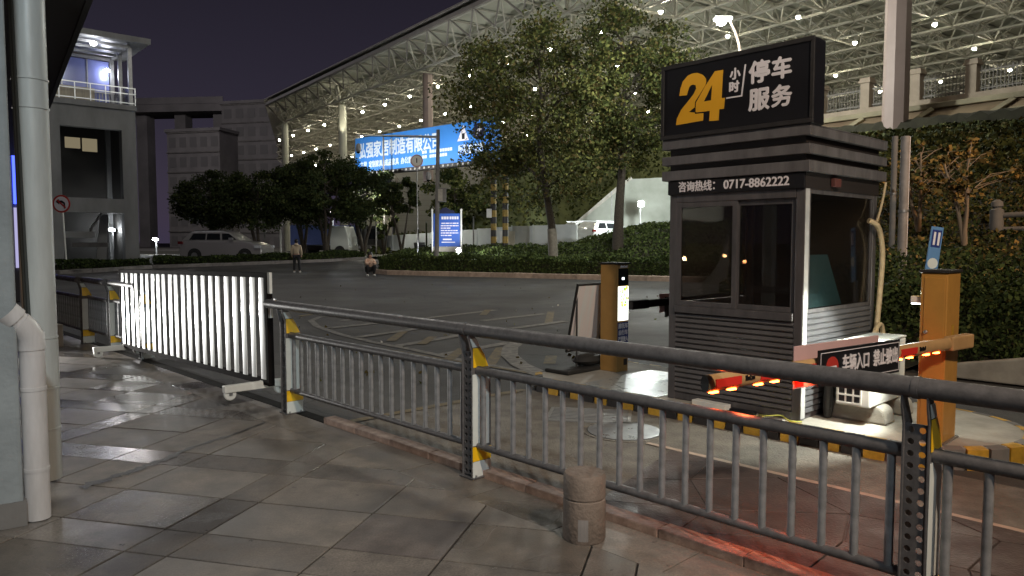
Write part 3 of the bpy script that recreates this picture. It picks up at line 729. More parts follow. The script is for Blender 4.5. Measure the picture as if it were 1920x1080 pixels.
# objects round the booth
def box_thing(name, label, cat, loc, rz, dims, material, part='body', bev=.006, group=None):
    t = thing(name, label, cat, loc, rz, group); x, y, z = dims
    MB().box(-x / 2, x / 2, -y / 2, y / 2, 0, z).build(part, material, t, bev=bev); return t
ac = thing('air_conditioner', 'white air conditioner outdoor unit on concrete blocks', 'air conditioner', SN(3.87, 2.80, .275), FANG)
MB().box(0, .27, 0, .76, 0, .50).build('casing', M['whitepl'], ac, bev=.012)
MB().box(-.004, .274, -.004, .764, .50, .515).build('lid', M['whitepl'], ac, bev=.006)
MB().box(.02, .20, -.004, -.0005, .03, .47).build('coil', M['black'], ac)
gr = MB()
for i in range(4): gr.box(.018 + i * .059, .030 + i * .059, -.012, -.005, .02, .48)
for i in range(8): gr.box(.018, .207, -.016, -.0125, .02 + i * .064, .034 + i * .064)
gr.build('grille', M['whitepl'], ac)
MB().lathe([(.20, 0), (.21, .01), (.16, .014), (.02, .016)], 20, M=Matrix.Translation((0, .32, .25)) @ Matrix.Rotation(R(-90), 4, 'Y')).build('fan_guard', M['metal'], ac, True)
for n0, lab in ((2.93, 'front concrete block under the air conditioner'), (3.38, 'rear concrete block under the air conditioner')):
    t = thing('concrete_block', lab, 'block', SN(3.72, n0, ISZ), FANG, 'blocks under the air conditioner')
    MB().prism([(0, 0), (.50, 0), (.48, .11), (.44, .142), (.05, .142), (.02, .11)], 0, .2, fXZ).build('block', M['concrete'], t, bev=.02)
t = thing('cable_bundle', 'black corrugated cable bundle hanging beside the booth', 'cable', SN(3.78, 2.88, 0), FANG)
MB().path([(0, 0, .14), (0, 0, .20), (.01, .0, .45), (0, .01, .7)], [.03, .04, .04, .03], 10).build('sleeve', M['rubber'], t)
t = thing('white_tray', 'white tray lying under the booth front', 'tray', SN(2.72, 2.52, ISZ), FANG - 3)
MB().box(0, .34, 0, .09, 0, .045).build('body', M['whitepl'], t, bev=.004)
t = thing('black_bar', 'black bar lying at the booth foot', 'bar', SN(3.10, 2.50, ISZ), FANG + 2)
MB().box(0, .22, 0, .06, 0, .03).build('body', M['black'], t, bev=.004)
t = thing('wire_loop', 'loose yellow green wire at the booth corner', 'wire', SN(3.35, 2.53, ISZ), FANG)
MB().path(catmull([(0, .02, .01), (.08, -.03, .02), (.18, .03, .03), (.28, -.02, .012), (.36, .03, .01)], 5), .006, 6).build('wire', mat('yellow green wire', (.35, .34, .05), .5), t)
t = thing('lit_concrete_patch', 'pale sheet painted as lit concrete on the island left of the booth', 'plate', SN(1.42, 2.52, ISZ), FANG)
MB().box(0, .93, 0, 1.2, .001, .008).build('plate', mat('pale lit concrete', (.40, .43, .43), .32, .3, var=.12, scale=5, rvar=.1), t)  # pale sheet stands in for brightly lit concrete
# manhole and grate in the lane
gx = G(1170, 806); t = thing('manhole_cover', 'round grey steel manhole cover in the lane', 'manhole cover', (*gx, -.014), 20)
MB().lathe([(.345, 0), (.345, .006), (.315, .008), (.312, .003)], 40).build('rim', M['lane'], t, True)
MB().lathe([(.305, .003), (.305, .011), (.29, .012), (.01, .012)], 40).build('cover', mat('grey steel plate', (.17, .175, .185), .35, .5, var=.15, scale=6, rvar=.1), t, True)
gx = G(1105, 777); t = thing('drain_grate', 'slotted steel drain grate in the lane', 'drain grate', (*gx, -.014), -10)
MB().box(-.36, .36, -.24, .24, .0005, .004).build('pit', M['blk'], t)
MB().box(-.38, .38, -.26, -.23, .001, .012).box(-.38, .38, .23, .26, .001, .012).box(-.38, -.35, -.23, .23, .001, .012).box(.35, .38, -.23, .23, .001, .012).build('rim', M['metal'], t)
for i in range(8):
    MB().box(-.35, .35, -.215 + i * .056, -.187 + i * .056, .002, .011).build('slot_bar', M['metal'], t)

# barrier cabinet with lamp and arm
cb = thing('barrier_cabinet', 'tall orange yellow barrier gate cabinet at the island end', 'barrier cabinet', SN(4.44, 2.66, ISZ), FANG)
MB().box(.075, .25, 0, .30, 0, 1.225).build('housing', M['orange'], cb, bev=.008)
MB().box(.063, .262, -.012, .312, 1.2255, 1.245).build('cap', M['blk'], cb, bev=.004)
MB().box(.10, .235, -.006, -.0005, .05, 1.19).build('door', M['orange'], cb, bev=.003)
MB().lathe([(.013, 0), (.013, .012), (.008, .016)], 12, M=Matrix.Translation((.12, -.006, .80)) @ Matrix.Rotation(R(90), 4, 'X')).build('door_lock', M['metal'], cb, True)
MB().box(.2505, .253, .12, .17, .70, .85).build('label_plate', M['yel'], cb)
MB().box(.055, .27, -.02, .32, 0, .012).build('base_plate', M['metal'], cb)
lm = MB().box(.0, .072, .03, .13, 1.00, 1.05).build('flood_lamp', M['whitepl'], cb, bev=.005)
MB().box(.004, .060, .035, .125, .992, .998).build('lens', emit('flood lens', (.95, 1, .92), 6), lm)
FL = SN(4.45, 2.735, 1.12)
lamp('SPOT', tuple(FL), 125, (.95, 1, .90), .035, aim=tuple(SN(3.0, 2.6, 0)), size=94, blend=.45, name='flood_lamp_light')
lamp('POINT', tuple(SN(4.35, 2.95, 1.16)), 13, (.95, 1, .88), .03, name='side_fill_light')  # added point light, brightens the booth side, outdoor unit and island
HUB = SN(4.78, 2.85, .87); TIP = SN(4.35, .05, .87); ad_ = (HUB - TIP); AL = ad_.length; aang = math.degrees(math.atan2(ad_.y, ad_.x))
def make_arm(name, label, loc, ang, L_, led=True):
    t = thing(name, label, 'barrier arm', loc, ang)
    mb = MB(); n = 14; vs = []
    for x in (0, L_ - .22):
        for k in range(n):
            a = 2 * math.pi * k / n; vs.append((x, .026 * math.cos(a), .044 * math.sin(a)))
    mb.add(vs, [(k, (k + 1) % n, n + (k + 1) % n, n + k) for k in range(n)]); mb.build('boom', M['armtan'] if led else M['gatefr'], t, True)
    mb = MB(); mb.add([(-.002, .026 * math.cos(2 * math.pi * k / n), .044 * math.sin(2 * math.pi * k / n)) for k in range(n)] + [(.01, .026 * math.cos(2 * math.pi * k / n), .044 * math.sin(2 * math.pi * k / n)) for k in range(n)], [list(range(n))[::-1]]); mb.build('end_cap', M['rubber'], t)
    MB().box(L_ - .30, L_ + .02, -.035, .035, -.05, .05).build('hub_clamp', M['armtan'] if led else M['gatefr'], t, bev=.012)
    for i in range(int((L_ - .4) / .36)):
        x = .05 + i * .36
        MB().box(x, x + .20, -.030, -.022, -.022, .020).build('reflective_tape', M['redref'] if (led or i % 2) else M['white'], t)
        if led:
            text('lettering', 'BlueCard', .036, M['black'], t, (x + .27, -.0275, .002), bold=.0012, sx=.55)
    return t
arm = make_arm('boom_barrier', 'ochre barrier arm with red tape and glowing red lights, over the railing', tuple(TIP), aang, AL)
for i in range(7):
    x0 = .04 + i * .36
    for k in (0, .14):
        MB().box(x0 + k, x0 + k + .05, -.012, .012, -.0525, -.044).build('led', M['led'], arm)
lamp('SPOT', tuple(TIP + Vector((.16, -.10, -.07))), 13, (1, .13, .035), .06, aim=tuple(SN(4.75, .12, 0)), size=84, blend=.8, name='led_glow')
lamp('SPOT', tuple(TIP + Vector((.75, .53, -.06))), 3.5, (1, .14, .04), .06, aim=tuple(TIP + Vector((.85, .4, -1.2))), size=150, blend=.7, name='led_glow')
hs = thing('arm_notice', 'dark notice with red disc hung on the glowing barrier arm', 'notice', tuple(TIP), aang)
xl, xr = AL - 1.93, AL - 1.05
MB().box(xl, xr, -.050, -.036, .755 - .87, .965 - .87).build('board', M['black'], hs, bev=.003)
MB().box(xl + .012, xr - .012, -.052, -.0505, .945 - .87, .949 - .87).box(xl + .012, xr - .012, -.052, -.0505, .771 - .87, .775 - .87).box(xl + .012, xl + .016, -.052, -.0505, .775 - .87, .945 - .87).box(xr - .016, xr - .012, -.052, -.0505, .775 - .87, .945 - .87).build('border_line', M['letterw'], hs)
MB().lathe([(.062, 0), (.062, .003), (.001, .003)], 24, M=Matrix.Translation((xl + .125, -.0515, -.010)) @ Matrix.Rotation(R(90), 4, 'X')).build('red_disc', M['red'], hs)
MB().box(xl + .085, xl + .165, -.0565, -.0555, -.018, -.002).build('white_bar', M['letterw'], hs)
text('lettering', '车辆入口', .105, M['letterw'], hs, (xl + .372, -.054, -.006), bold=.0016, sx=.70)
text('lettering', '禁止驶出', .105, M['letterw'], hs, (xl + .705, -.054, -.006), bold=.0022, sx=.68)
MB().box(xl - .11, xr - .10, .034, .044, .745 - .87, .988 - .87).build('back_board', M['pink'], hs, bev=.003)
MB().box(xl - .105, xl - .02, .031, .0335, .755 - .87, .83 - .87).build('red_reflection', M['redref'], hs)  # red reflection on the board, painted as a flat red patch

# ticket kiosk column, facing along the lane
kk = thing('plate_reader_column', 'ochre number plate reader column with a glowing screen', 'kiosk', SN(1.25, 3.33, ISZ), 44)
MB().box(0, .20, 0, .24, 0, 1.20).build('housing', M['kiosk'], kk, bev=.006)
MB().box(-.012, .212, -.03, .252, 1.2005, 1.22).build('cap', M['rubber'], kk, bev=.004)
MB().box(.012, .19, -.004, -.0005, .965, 1.155).build('camera_window', M['carglass'], kk)
text('lettering', 'BlueCard', .034, M['letterw'], kk, (.10, -.006, 1.175), bold=.0014, shear=.25, sx=.9)
MB().box(.075, .11, -.008, -.0045, 1.03, 1.055).build('camera_lens', emit('lens spark', (.9, .95, 1), 3), kk)
MB().box(.012, .19, -.005, -.0005, .575, .955).build('screen', M['screen'], kk)
random.seed(3)
a1_, a2_ = MB(), MB()
for i in range(26):
    x, z = random.uniform(.02, .165), random.uniform(.72, .93)
    (a1_ if i % 3 else a2_).box(x, x + random.uniform(.012, .035), -.0062 - i * .00005, -.0052, z, z + random.uniform(.012, .035))
a1_.build('advert_print', M['screeny'], kk); a2_.build('advert_print', M['screeng'], kk)
MB().box(.008, .194, -.004, -.0005, .18, .555).build('rules_panel', M['blues2'], kk)
for i, ln_ in enumerate(('摩托车', '自行车', '严禁驶入', '非机动车', '请勿靠')):
    text('lettering', ln_, .062, M['letterw'], kk, (.10, -.0055, .51 - i * .073), bold=.001, sx=.9 if len(ln_) < 4 else .70)
MB().box(.12, .18, -.004, -.0005, .07, .14).build('card_slot', M['blk'], kk)
# poster stand on the island
ps = thing('poster_stand', 'black framed poster stand leaning beside the ochre column', 'poster stand', SN(.86, 3.08, ISZ), 44)
lean = math.atan2(.17, .78)
Mx = Matrix.Translation((0, .13, .20)) @ Matrix.Rotation(lean, 4, 'X')
f_ = MB(); w_, h_ = .56, .80
for q in ((-.02, 0, 0, h_), (w_ - .02, w_, 0, h_), (0, w_ - .02, 0, .02), (0, w_ - .02, h_ - .02, h_)): f_.box(q[0], q[1], -.012, .012, q[2], q[3], Mx)
f_.build('poster_frame', M['rubber'], ps)
MB().box(0, w_ - .02, -.004, .004, .02, h_ - .02, Mx).build('poster', mat('pale pink poster', (.74, .60, .57), .6, col2=(.66, .68, .67), scale=3, stretch=(4, .2, .2)), ps)
MB().path([(.02, .0, .03), (.02, 0, .85), (.62, 0, .85), (.62, 0, .03)], .014, 4).build('support', M['rubber'], ps)
MB().box(-.30, .68, -.16, .20, 0, .045).build('base', M['rubber'], ps, bev=.02)
sb = thing('sandbag', 'black sandbag weighing down the poster stand base', 'sandbag', SN(.86, 3.32, ISZ + .045), 44)
mb = MB(); mb.lathe([(.01, 0), (.20, .02), (.25, .06), (.20, .11), (.08, .13)], 18); mb.v = [(v[0] * 1.0, v[1] * .55, v[2]) for v in mb.v]
mb.build('bag', M['rubber'], sb, True)
# exit barrier arm behind the column
a2 = make_arm('boom_barrier', 'dark barrier arm with white tape behind the plate reader column', tuple(SN(1.28, 6.3, .87)), 44 + 180, 2.75, False)
t = thing('arm_notice', 'pink edged dark notice hung on the far barrier arm', 'notice', tuple(SN(1.24, 4.18, .74)), 44)
MB().box(0, .4, .02, .03, .0, .22).build('back_board', M['pink'], t); MB().box(.10, .46, -.002, .018, -.06, .18).build('board', M['blk'], t)

# blue sign behind the cabinet, double steel posts
t = thing('blue_sign', 'tilted narrow blue panel on a post behind the orange cabinet', 'sign', SN(4.05, 4.4, 0), FANG + 50)
MB().tube((.0, .02, 0), (.0, .02, 1.2), .022, 8).build('post', M['metal'], t)
pl_ = MB().box(-.058, .058, -.006, .006, 1.18, 1.72, Matrix.Translation((0, 0, 1.18)) @ Matrix.Rotation(R(7), 4, 'Y') @ Matrix.Translation((0, 0, -1.18))).build('panel', mat('sky blue panel', (.10, .22, .42), .5), t)
q7 = Matrix.Translation((0, 0, 1.18)) @ Matrix.Rotation(R(7), 4, 'Y') @ Matrix.Translation((0, 0, -1.18))
MB().box(-.045, .045, -.009, -.0065, 1.53, 1.69, q7).build('dark_square', M['blues2'], pl_)
MB().box(-.03, -.01, -.012, -.0095, 1.55, 1.67, q7).box(.012, .032, -.012, -.0095, 1.55, 1.67, q7).build('white_bars', M['letterw'], pl_)
MB().lathe([(.05, 0), (.05, .002), (.002, .002)], 14, M=q7 @ Matrix.Translation((0, -.0065, 1.38)) @ Matrix.Rotation(R(90), 4, 'X')).build('white_emblem', M['refw'], pl_)

# ------------------------------------------------------------------ wall corner, eave and drainpipes
t = thing('wall_pier', 'pale blue grey rendered wall pier at the picture edge', 'wall', (-2.71, 4.03, 0), 35.5)
MB().box(-.75, 0, 0, .55, 0, 4.6).build('pier', M['wall'], t, bev=.02); MB().box(-.75, .012, -.012, .562, 0, .14).build('plinth', M['concd'], t)
t = thing('roof_eave', 'dark roof eave overhanging the drainpipes', 'eave', (-3.50, 6.27, 0), math.degrees(math.atan2(.82, -.57)))
ev = MB().box(-2.2, 14, .02, 2.6, 3.62, 3.80).build('soffit', M['dark'], t)
MB().box(-2.2, 14, -.03, .018, 3.60, 3.86).build('fascia', M['rubber'], t)
for i in range(40): MB().path([(-2.1 + i * .4, -.06, 3.88), (-2.1 + i * .4, 1.2, 4.3)], .07, 8).build('roof_tile', M['rubber'], t)
t = thing('drainpipe', 'tall cream drainpipe with a dark cable strapped to it', 'drainpipe', (-3.075, 4.79, 0))
MB().tube((0, 0, .02), (0, 0, 4.6), .098, 24).build('pipe', M['pvc'], t, True)
for z in (.35, .62, .95, 2.42, 2.60): MB().tube((0, 0, z), (0, 0, z + .012), .1035, 24).build('collar', M['pvc'], t, True)
MB().tube((0, 0, .64), (0, 0, .94), .1015, 24).build('coupling', M['pvc'], t, True)
MB().path([(-.045, -.092, 4.6), (-.047, -.094, 3), (-.03, -.100, 1.8), (-.012, -.104, .9), (-.01, -.103, .1)], .013, 8).build('cable', M['cable'], t, True)
MB().path([(-.03, -.100, 4.6), (-.03, -.102, 3), (-.01, -.106, 1.8), (.008, -.106, .9)], .010, 8).build('cable', M['cable'], t, True)
t = thing('drainpipe', 'short white drainpipe with a bent open top', 'drainpipe', (-2.70, 4.13, 0))
MB().path([(0, 0, .005), (0, 0, .9), (0, 0, 1.04), (-.010, -.012, 1.075), (-.03, -.035, 1.11), (-.075, -.085, 1.18)], .064, 22, cap=False).build('pipe', M['pvc2'], t, True)
MB().path([(0, 0, .97), (-.001, -.001, 1.045), (-.020, -.024, 1.095), (-.04, -.047, 1.127)], .0685, 22).build('elbow', M['pvc2'], t, True)
MB().path([(-.052, -.060, 1.145), (-.080, -.092, 1.19)], .072, 22, cap=False).build('socket_rim', M['pvc2'], t, True)
for z in (.28, .74): MB().tube((0, 0, z), (0, 0, z + .02), .0672, 22).build('clip', M['pvc2'], t, True)
MB().box(-.10, -.06, -.02, .02, .735, .765).build('wall_bracket', M['metal'], t)

# ------------------------------------------------------------------ raised car park terrace on the left, planting strips
KL = [(-46, 38.2, 0), (-23, 37.6, 0), (-20, 41.2, .16), (-15.8, 43, .27), (-11.1, 45.5, .42), (-9.2, 47.2, .50)]
def kerbline(name, label, pts, w, h, material, seglen=1.0):
    st = bpy.data.objects.new(name, None); COL.objects.link(st); tag(st, label, kind='structure')
    for a, b in zip(pts[:-1], pts[1:]):
        A, B = Vector(a), Vector(b); L_ = (B - A).length; k = max(1, round(L_ / seglen))
        for i in range(k):
            p, q = A + (B - A) * (i / k), A + (B - A) * ((i + 1) / k - .012 / L_); d = (q - p).normalized(); nn = Vector((-d.y, d.x, 0)) * w
            j = random.uniform(-.008, .008)
            mb = MB(); vs = [p, q, q + nn, p + nn]
            mb.add([v + Vector((0, 0, -.15)) for v in vs] + [v + Vector((0, 0, h + j)) for v in vs], [(3, 2, 1, 0), (4, 5, 6, 7), (0, 1, 5, 4), (1, 2, 6, 5), (2, 3, 7, 6), (3, 0, 4, 7)])
            mb.build('kerb_stone', material, st, bev=.02)
kerbline('terrace_kerb', 'grey kerb of the car park terrace', KL, .25, .16, M['kerbgrey'], 1.6)
KR = [(-9.3, 47.5, .12), (-7.7, 40, .02), (-7.2, 38.2, 0), (-6.2, 36.7, 0), (-4, 35.5, 0), (0, 33.5, 0), (6.5, 30.2, 0), (10, 28.6, 0), (14, 27, 0)]
kerbline('planting_kerb', 'pinkish kerb of the planted bank', KR, .28, .20, M['kerbpink'], 1.1)
def kl_y(pts, x):
    for a, b in zip(pts[:-1], pts[1:]):
        if min(a[0], b[0]) <= x <= max(a[0], b[0]) and a[0] != b[0]:
            return a[1] + (b[1] - a[1]) * (x - a[0]) / (b[0] - a[0])
    return None
def bank_h(x, y):
    k = kl_y(KR[1:], x) or 27
    if x < -7.6: k = 40 + (-7.6 - x) * 6
    d = y - k
    if d < .2: return .10
    h = .10 + .10 * min(1, d) + .9 * smooth(2, 12, d) + 1.3 * smooth(2, 9, x) * smooth(2, 12, d)
    return h
bank = heightmesh('planted_bank', lin(-9.5, 14, 47), lin(26.5, 60, 67), bank_h, M['soil'], lambda x, y: (kl_y(KR[1:], x) is not None and y > kl_y(KR[1:], x) + .3) or (x <= -7.7 and y > 40.5 + (-7.7 - x) * 6))
tag(bank, 'soil of the planted bank', kind='structure')
ter = heightmesh('car_park_terrace', lin(-60, -8.4, 52), lin(37, 75, 76), lambda x, y: max(.0, road_h(x, y)) + .16, M['soil'], lambda x, y: (kl_y(KL, x) is not None and y > kl_y(KL, x) + .3) or (x > -9.2 and y > 47.6) )
tag(ter, 'dark ground of the car park terrace', kind='structure')

def in_right(x, y): return smooth(.25, .36, x / max(y, .1))
def hill_h(x, y):
    n = (x - FA[0]) * FN[0] + (y - FA[1]) * FN[1]
    pts = [(6.6, .05), (7.3, .35), (9, .9), (12.1, 1.75), (20, 4.1), (24.5, 5.1), (28.2, 5.2), (28.6, 6.5), (70, 6.6)]
    if n <= pts[0][0]: h = -.1
    else:
        h = pts[-1][1]
        for a, b in zip(pts[:-1], pts[1:]):
            if a[0] <= n <= b[0]: h = a[1] + (b[1] - a[1]) * (n - a[0]) / (b[0] - a[0]); break
    w = in_right(x, y) if y < 60 else 1
    return h * w - .1 * (1 - w)
hill = heightmesh('hillside', lin(2, 60, 116), lin(2, 64, 124), hill_h, M['soil'], lambda x, y: in_right(x, y) > .02 and ((x - FA[0]) * FN[0] + (y - FA[1]) * FN[1]) > 6.5)
tag(hill, 'planted hillside right of the booth', kind='structure')
def backhill_h(x, y):
    c = 9.5 * smooth(-9, 3, x) + 1.5
    return .2 + c * smooth(50, 66, y + .5 * min(x, 1) - 9 * smooth(1.5, 4.5, x))
bh = heightmesh('grass_slope', lin(-13, 34, 47), lin(49.5, 86, 36), backhill_h, mat('night grass slope', (.125, .135, .050), .9, col2=(.060, .074, .028), scale=.45, bump=.8, bscale=6))
tag(bh, 'green slope below the station', kind='structure')

# ------------------------------------------------------------------ foliage
def leafmesh(name, pts, size, mats, weights, parent=None, seed=0, kind='stuff', aspect=.6, up=.25):
    rg = np.random.default_rng(seed); n = len(pts); pts = np.asarray(pts, float)
    d = rg.normal(size=(n, 3)); d /= np.linalg.norm(d, axis=1)[:, None]
    e = rg.normal(size=(n, 3)); e[:, 2] += up; e -= d * (e * d).sum(1)[:, None]; e /= np.linalg.norm(e, axis=1)[:, None]
    s = size * rg.uniform(.6, 1.35, n)[:, None]
    nn = np.cross(d, e) * s * .18
    v = np.stack([pts - d * s, pts + e * s * aspect + nn, pts + d * s, pts - e * s * aspect + nn], 1).reshape(-1, 3)
    me = bpy.data.meshes.new(name); me.vertices.add(4 * n); me.vertices.foreach_set('co', v.astype(np.float32).ravel())
    me.loops.add(4 * n); me.loops.foreach_set('vertex_index', np.arange(4 * n, dtype=np.int32))
    me.polygons.add(n); me.polygons.foreach_set('loop_start', np.arange(0, 4 * n, 4, dtype=np.int32)); me.polygons.foreach_set('loop_total', np.full(n, 4, np.int32))
    for m in mats: me.materials.append(m)
    w = np.cumsum(weights) / np.sum(weights); me.polygons.foreach_set('material_index', np.searchsorted(w, rg.random(n)).astype(np.int32))
    me.update(calc_edges=True); me.validate()
    o = bpy.data.objects.new(name, me); COL.objects.link(o)
    if parent: o.parent = parent
    if kind: o['kind'] = kind
    return o
def tree(name, label, loc, rz, H, tr, cw, cb, nclump, nleaf, lsize, mats, weights, seed, group=None, lean=(0, 0), whitewash=0, cshape=1.0, multi=1, sparse=False, cat='tree', barkm=None):
    rg = np.random.default_rng(seed); t = thing(name, label, cat, loc, rz, group)
    bk = barkm or M['bark']; trunk = MB(); tips = []
    tops = []
    for k in range(multi):
        a = rg.uniform(0, 6.28); sprd = 0 if multi == 1 else .22 * H
        pts = []; wob = rg.normal(size=(6, 2)) * .02 * H
        for i in range(6):
            f = i / 5; pts.append((lean[0] * f + wob[i, 0] * f + sprd * math.cos(a) * f ** 1.2, lean[1] * f + wob[i, 1] * f + sprd * math.sin(a) * f ** 1.2, H * .86 * f))
        trunk.path(pts, [tr * (1 - .86 * (i / 5) ** .8) + .008 for i in range(6)], 9); tops.append(pts)
    cz = (H + cb) / 2; hz = (H - cb) / 2
    cl = []
    while len(cl) < nclump:
        p = rg.uniform(-1, 1, 3); r = np.linalg.norm(p)
        if r > 1 or r < .25: continue
        z = p[2]; wid = (1 - max(0, z) ** 2 * .35) * (1 - max(0, -z) * .25 * cshape)
        cl.append((p[0] * cw * wid + lean[0] * .8, p[1] * cw * wid + lean[1] * .8, cz + z * hz))
    cl = np.array(cl)
    for c in cl[:: max(1, len(cl) // 26)]:
        tp = tops[rg.integers(len(tops))]; zt = max(cb * .75, min(c[2] - .25 * np.hypot(c[0], c[1]) - .2, H * .8)); f = zt / (H * .86) * 5; i = min(4, int(f)); ff = f - i
        b0 = np.array(tp[i]) * (1 - ff) + np.array(tp[min(5, i + 1)]) * ff
        m_ = (b0 + c) / 2 + rg.normal(size=3) * .06 * H * .3; m_[2] += .04 * H
        trunk.path([tuple(b0), tuple(m_), tuple(c)], [tr * .30 * (1 - zt / H * .6), tr * .18, tr * .05], 6)
    tk = trunk.build('trunk', bk, t, True)
    if whitewash:
        MB().path([tuple(np.array(tops[0][0])), tuple(np.array(tops[0][0]) * .0 + np.array(tops[0][1]) * (whitewash / (H * .172)))], [tr * 1.03, tr * .93], 12, cap=False).build('painted_bark', M['limew'], tk, True)
    cs = rg.uniform(.35, 1.0, nclump) * cw * (.37 if not sparse else .22)
    idx = rg.integers(nclump, size=nleaf); off = rg.normal(size=(nleaf, 3)); off /= np.linalg.norm(off, axis=1)[:, None]
    off *= (rg.random(nleaf) ** .55)[:, None]; off[:, 2] *= .62
    P = cl[idx] + off * cs[idx][:, None]; P[:, 2] -= rg.random(nleaf) * .15 * cs[idx]
    leafmesh('crown', P, lsize, mats, weights, t, seed + 1)
    return t
LM = [M['leafd'], M['leafm'], M['leafl'], M['leafy']]
# big trees on the planted bank
tree('plane_tree', 'large broad tree with pale painted trunk in front of the canopy', (2.05, 36.2, .35), 0, 12.2, .24, 4.5, 2.5, 130, 25000, .088, LM, (3, 4, 3.5, 1.6), 21, lean=(-1.0, 0), whitewash=1.9)
tree('dark_tree', 'tall dark trunked tree close left of the booth sign', (5.45, 38.2, 1.2), 0, 13.2, .30, 3.6, 3.7, 105, 21000, .088, LM, (4.5, 4, 2.5, 1.5), 33, lean=(.3, 0))
tree('small_tree', 'bare lower branched little tree in front of the white wall', (-7.3, 49, .9), 0, 5.0, .09, 1.5, 2.4, 26, 2600, .12, [M['hedged'], M['leafm']], (3, 2), 45, multi=3)
tree('small_tree', 'small bushy tree beneath the billboard on the slope', (-4.4, 58, 1.6), 0, 5.6, .12, 2.6, .9, 30, 5200, .15, [M['hedged'], M['leafm'], M['leafl']], (2, 4, 2), 47)
# dark round trees along the terrace
DL = [M['leafd'], M['hedged'], M['leafm']]
darks = [(-19.4, 48.5, 5.4, 3.0, 'leftmost dark tree of the terrace row, next to the stair tower'), (-16.3, 47.6, 5.7, 3.0, 'dark tree standing over the front of the silver car'), (-14.2, 50.5, 6.6, 3.0, 'dark tree between the silver car and the pedestrian'), (-12.2, 48.6, 6.8, 2.9, 'tallest dark tree in the terrace row, above the trucks'), (-9.9, 49.5, 5.9, 2.4, 'rightmost dark tree of the terrace row, beside the billboard')]
for i, (x, y, H, w, lb) in enumerate(darks):
    tree('dark_round_tree', lb, (x, y, .70), i * 50, H, .13, w, 1.9, 64, 15000, .09, DL, (5, 4, 1), 60 + i, 'dark trees along the terrace', multi=3)
for i, (x, y, H, w) in enumerate([(-9.0, 52, 6.3, 1.2)]):
    tree('bamboo_clump', 'wispy tall shrub against the billboard left end', (x, y, .7), 0, H, .05, w, 1.0, 30, 2600, .16, DL, (3, 3, 2), 81, multi=5)
# orange leaved small trees on the right hillside
OL = [M['leafo'], M['leafy'], M['leafd'], M['leafl']]
for i, (px, Y, H, w, lb) in enumerate([(1720, 14.0, 1.75, .85, 'pale stemmed tree with orange leaves, left of the pair on the hillside'), (1808, 12.6, 1.85, .95, 'pale stemmed tree with orange leaves, right of the pair on the hillside')]):
    x = (px - 960) / FPX * Y
    tree('autumn_tree', lb, (x, Y, hill_h(x, Y) - .02), i * 70, H, .038, w, .75, 34, 900, .055, OL, (4, 3, 2, 1), 90 + i, 'autumn trees on the hillside', multi=2, sparse=True, barkm=mat('pale peeling bark', (.26, .19, .13), .8))
# hedges and ground cover
rg = np.random.default_rng(4)
def scatter(n, xs, ys, fn, hfn, thick):
    P = []
    while len(P) < n:
        k = n; x = rg.uniform(*xs, k); y = rg.uniform(*ys, k)
        for a, b in zip(x, y):
            if fn(a, b):
                P.append((a, b, hfn(a, b) + thick(a, b) * rg.random() ** .6))
                if len(P) >= n: break
    return np.array(P)
def hedge_strip(name, label, pts, w, h, n, ls, seed, cat='hedge', mats=None, wts=(3, 4, 2), off=.3):
    t = thing(name, label, cat, (0, 0, 0)); core = MB(); r_ = np.random.default_rng(seed); Q = []
    seg = [(Vector(a), Vector(b)) for a, b in zip(pts[:-1], pts[1:])]; tot = sum((b - a).length for a, b in seg)
    for a, b in seg:
        d = (b - a).normalized(); nn = Vector((-d.y, d.x, 0)); k = int(n * (b - a).length / tot)
        vs = []
        for z in (0, h * .86):
            for q, o in ((a, off + .1), (b, off + .1), (b, off + w - .1), (a, off + w - .1)): vs.append(q + nn * o + Vector((0, 0, z)))
        core.add(vs, [(4, 5, 6, 7), (0, 1, 5, 4), (1, 2, 6, 5), (2, 3, 7, 6), (3, 0, 4, 7)])
        for i in range(k):
            p = a + (b - a) * r_.random(); o = off + w * r_.random(); z = h * r_.random()
            if r_.random() < .5: z = h * (.86 + .2 * r_.random())
            else: o = off + .16 * r_.random()
            q = p + nn * o; bmp = .10 * math.sin(q.x * 2.1) + .08 * math.sin(q.y * 3.3 + q.x)
            Q.append((q.x, q.y, a.z + (b.z - a.z) * .5 + .08 + z * (1 + bmp)))
    core.build('stems', M['soil'], t)
    leafmesh('foliage', Q, ls, mats or [M['hedged'], M['hedgem'], M['hedgel']], wts, t, seed)
    return t
hedge_strip('clipped_hedge', 'low clipped hedge along the pinkish kerb', [(p[0], p[1], .1) for p in KR[2:]], 1.7, .72, 26000, .062, 5, wts=(4, 4, 1.4))
hedge_strip('clipped_hedge', 'dark low hedge along the car park terrace', [(p[0], p[1], p[2] + .1) for p in KL[1:]], 1.4, .36, 9000, .075, 6, wts=(6, 2, 0.3))
Q = scatter(26000, (-7.2, 12), (30, 47), lambda x, y: kl_y(KR[1:], x) is not None and y > kl_y(KR[1:], x) + 1.6, bank_h, lambda x, y: .30 + .18 * math.sin(x * 1.7) * math.sin(y * 1.3))
gc = leafmesh('ground_cover', Q, .085, [M['hedged'], M['hedgem'], M['hedgel']], (3, 4, 2.5), None, 12); tag(gc, 'green ground cover on the bank', kind='stuff')
nof = lambda x, y: (x - FA[0]) * FN[0] + (y - FA[1]) * FN[1]
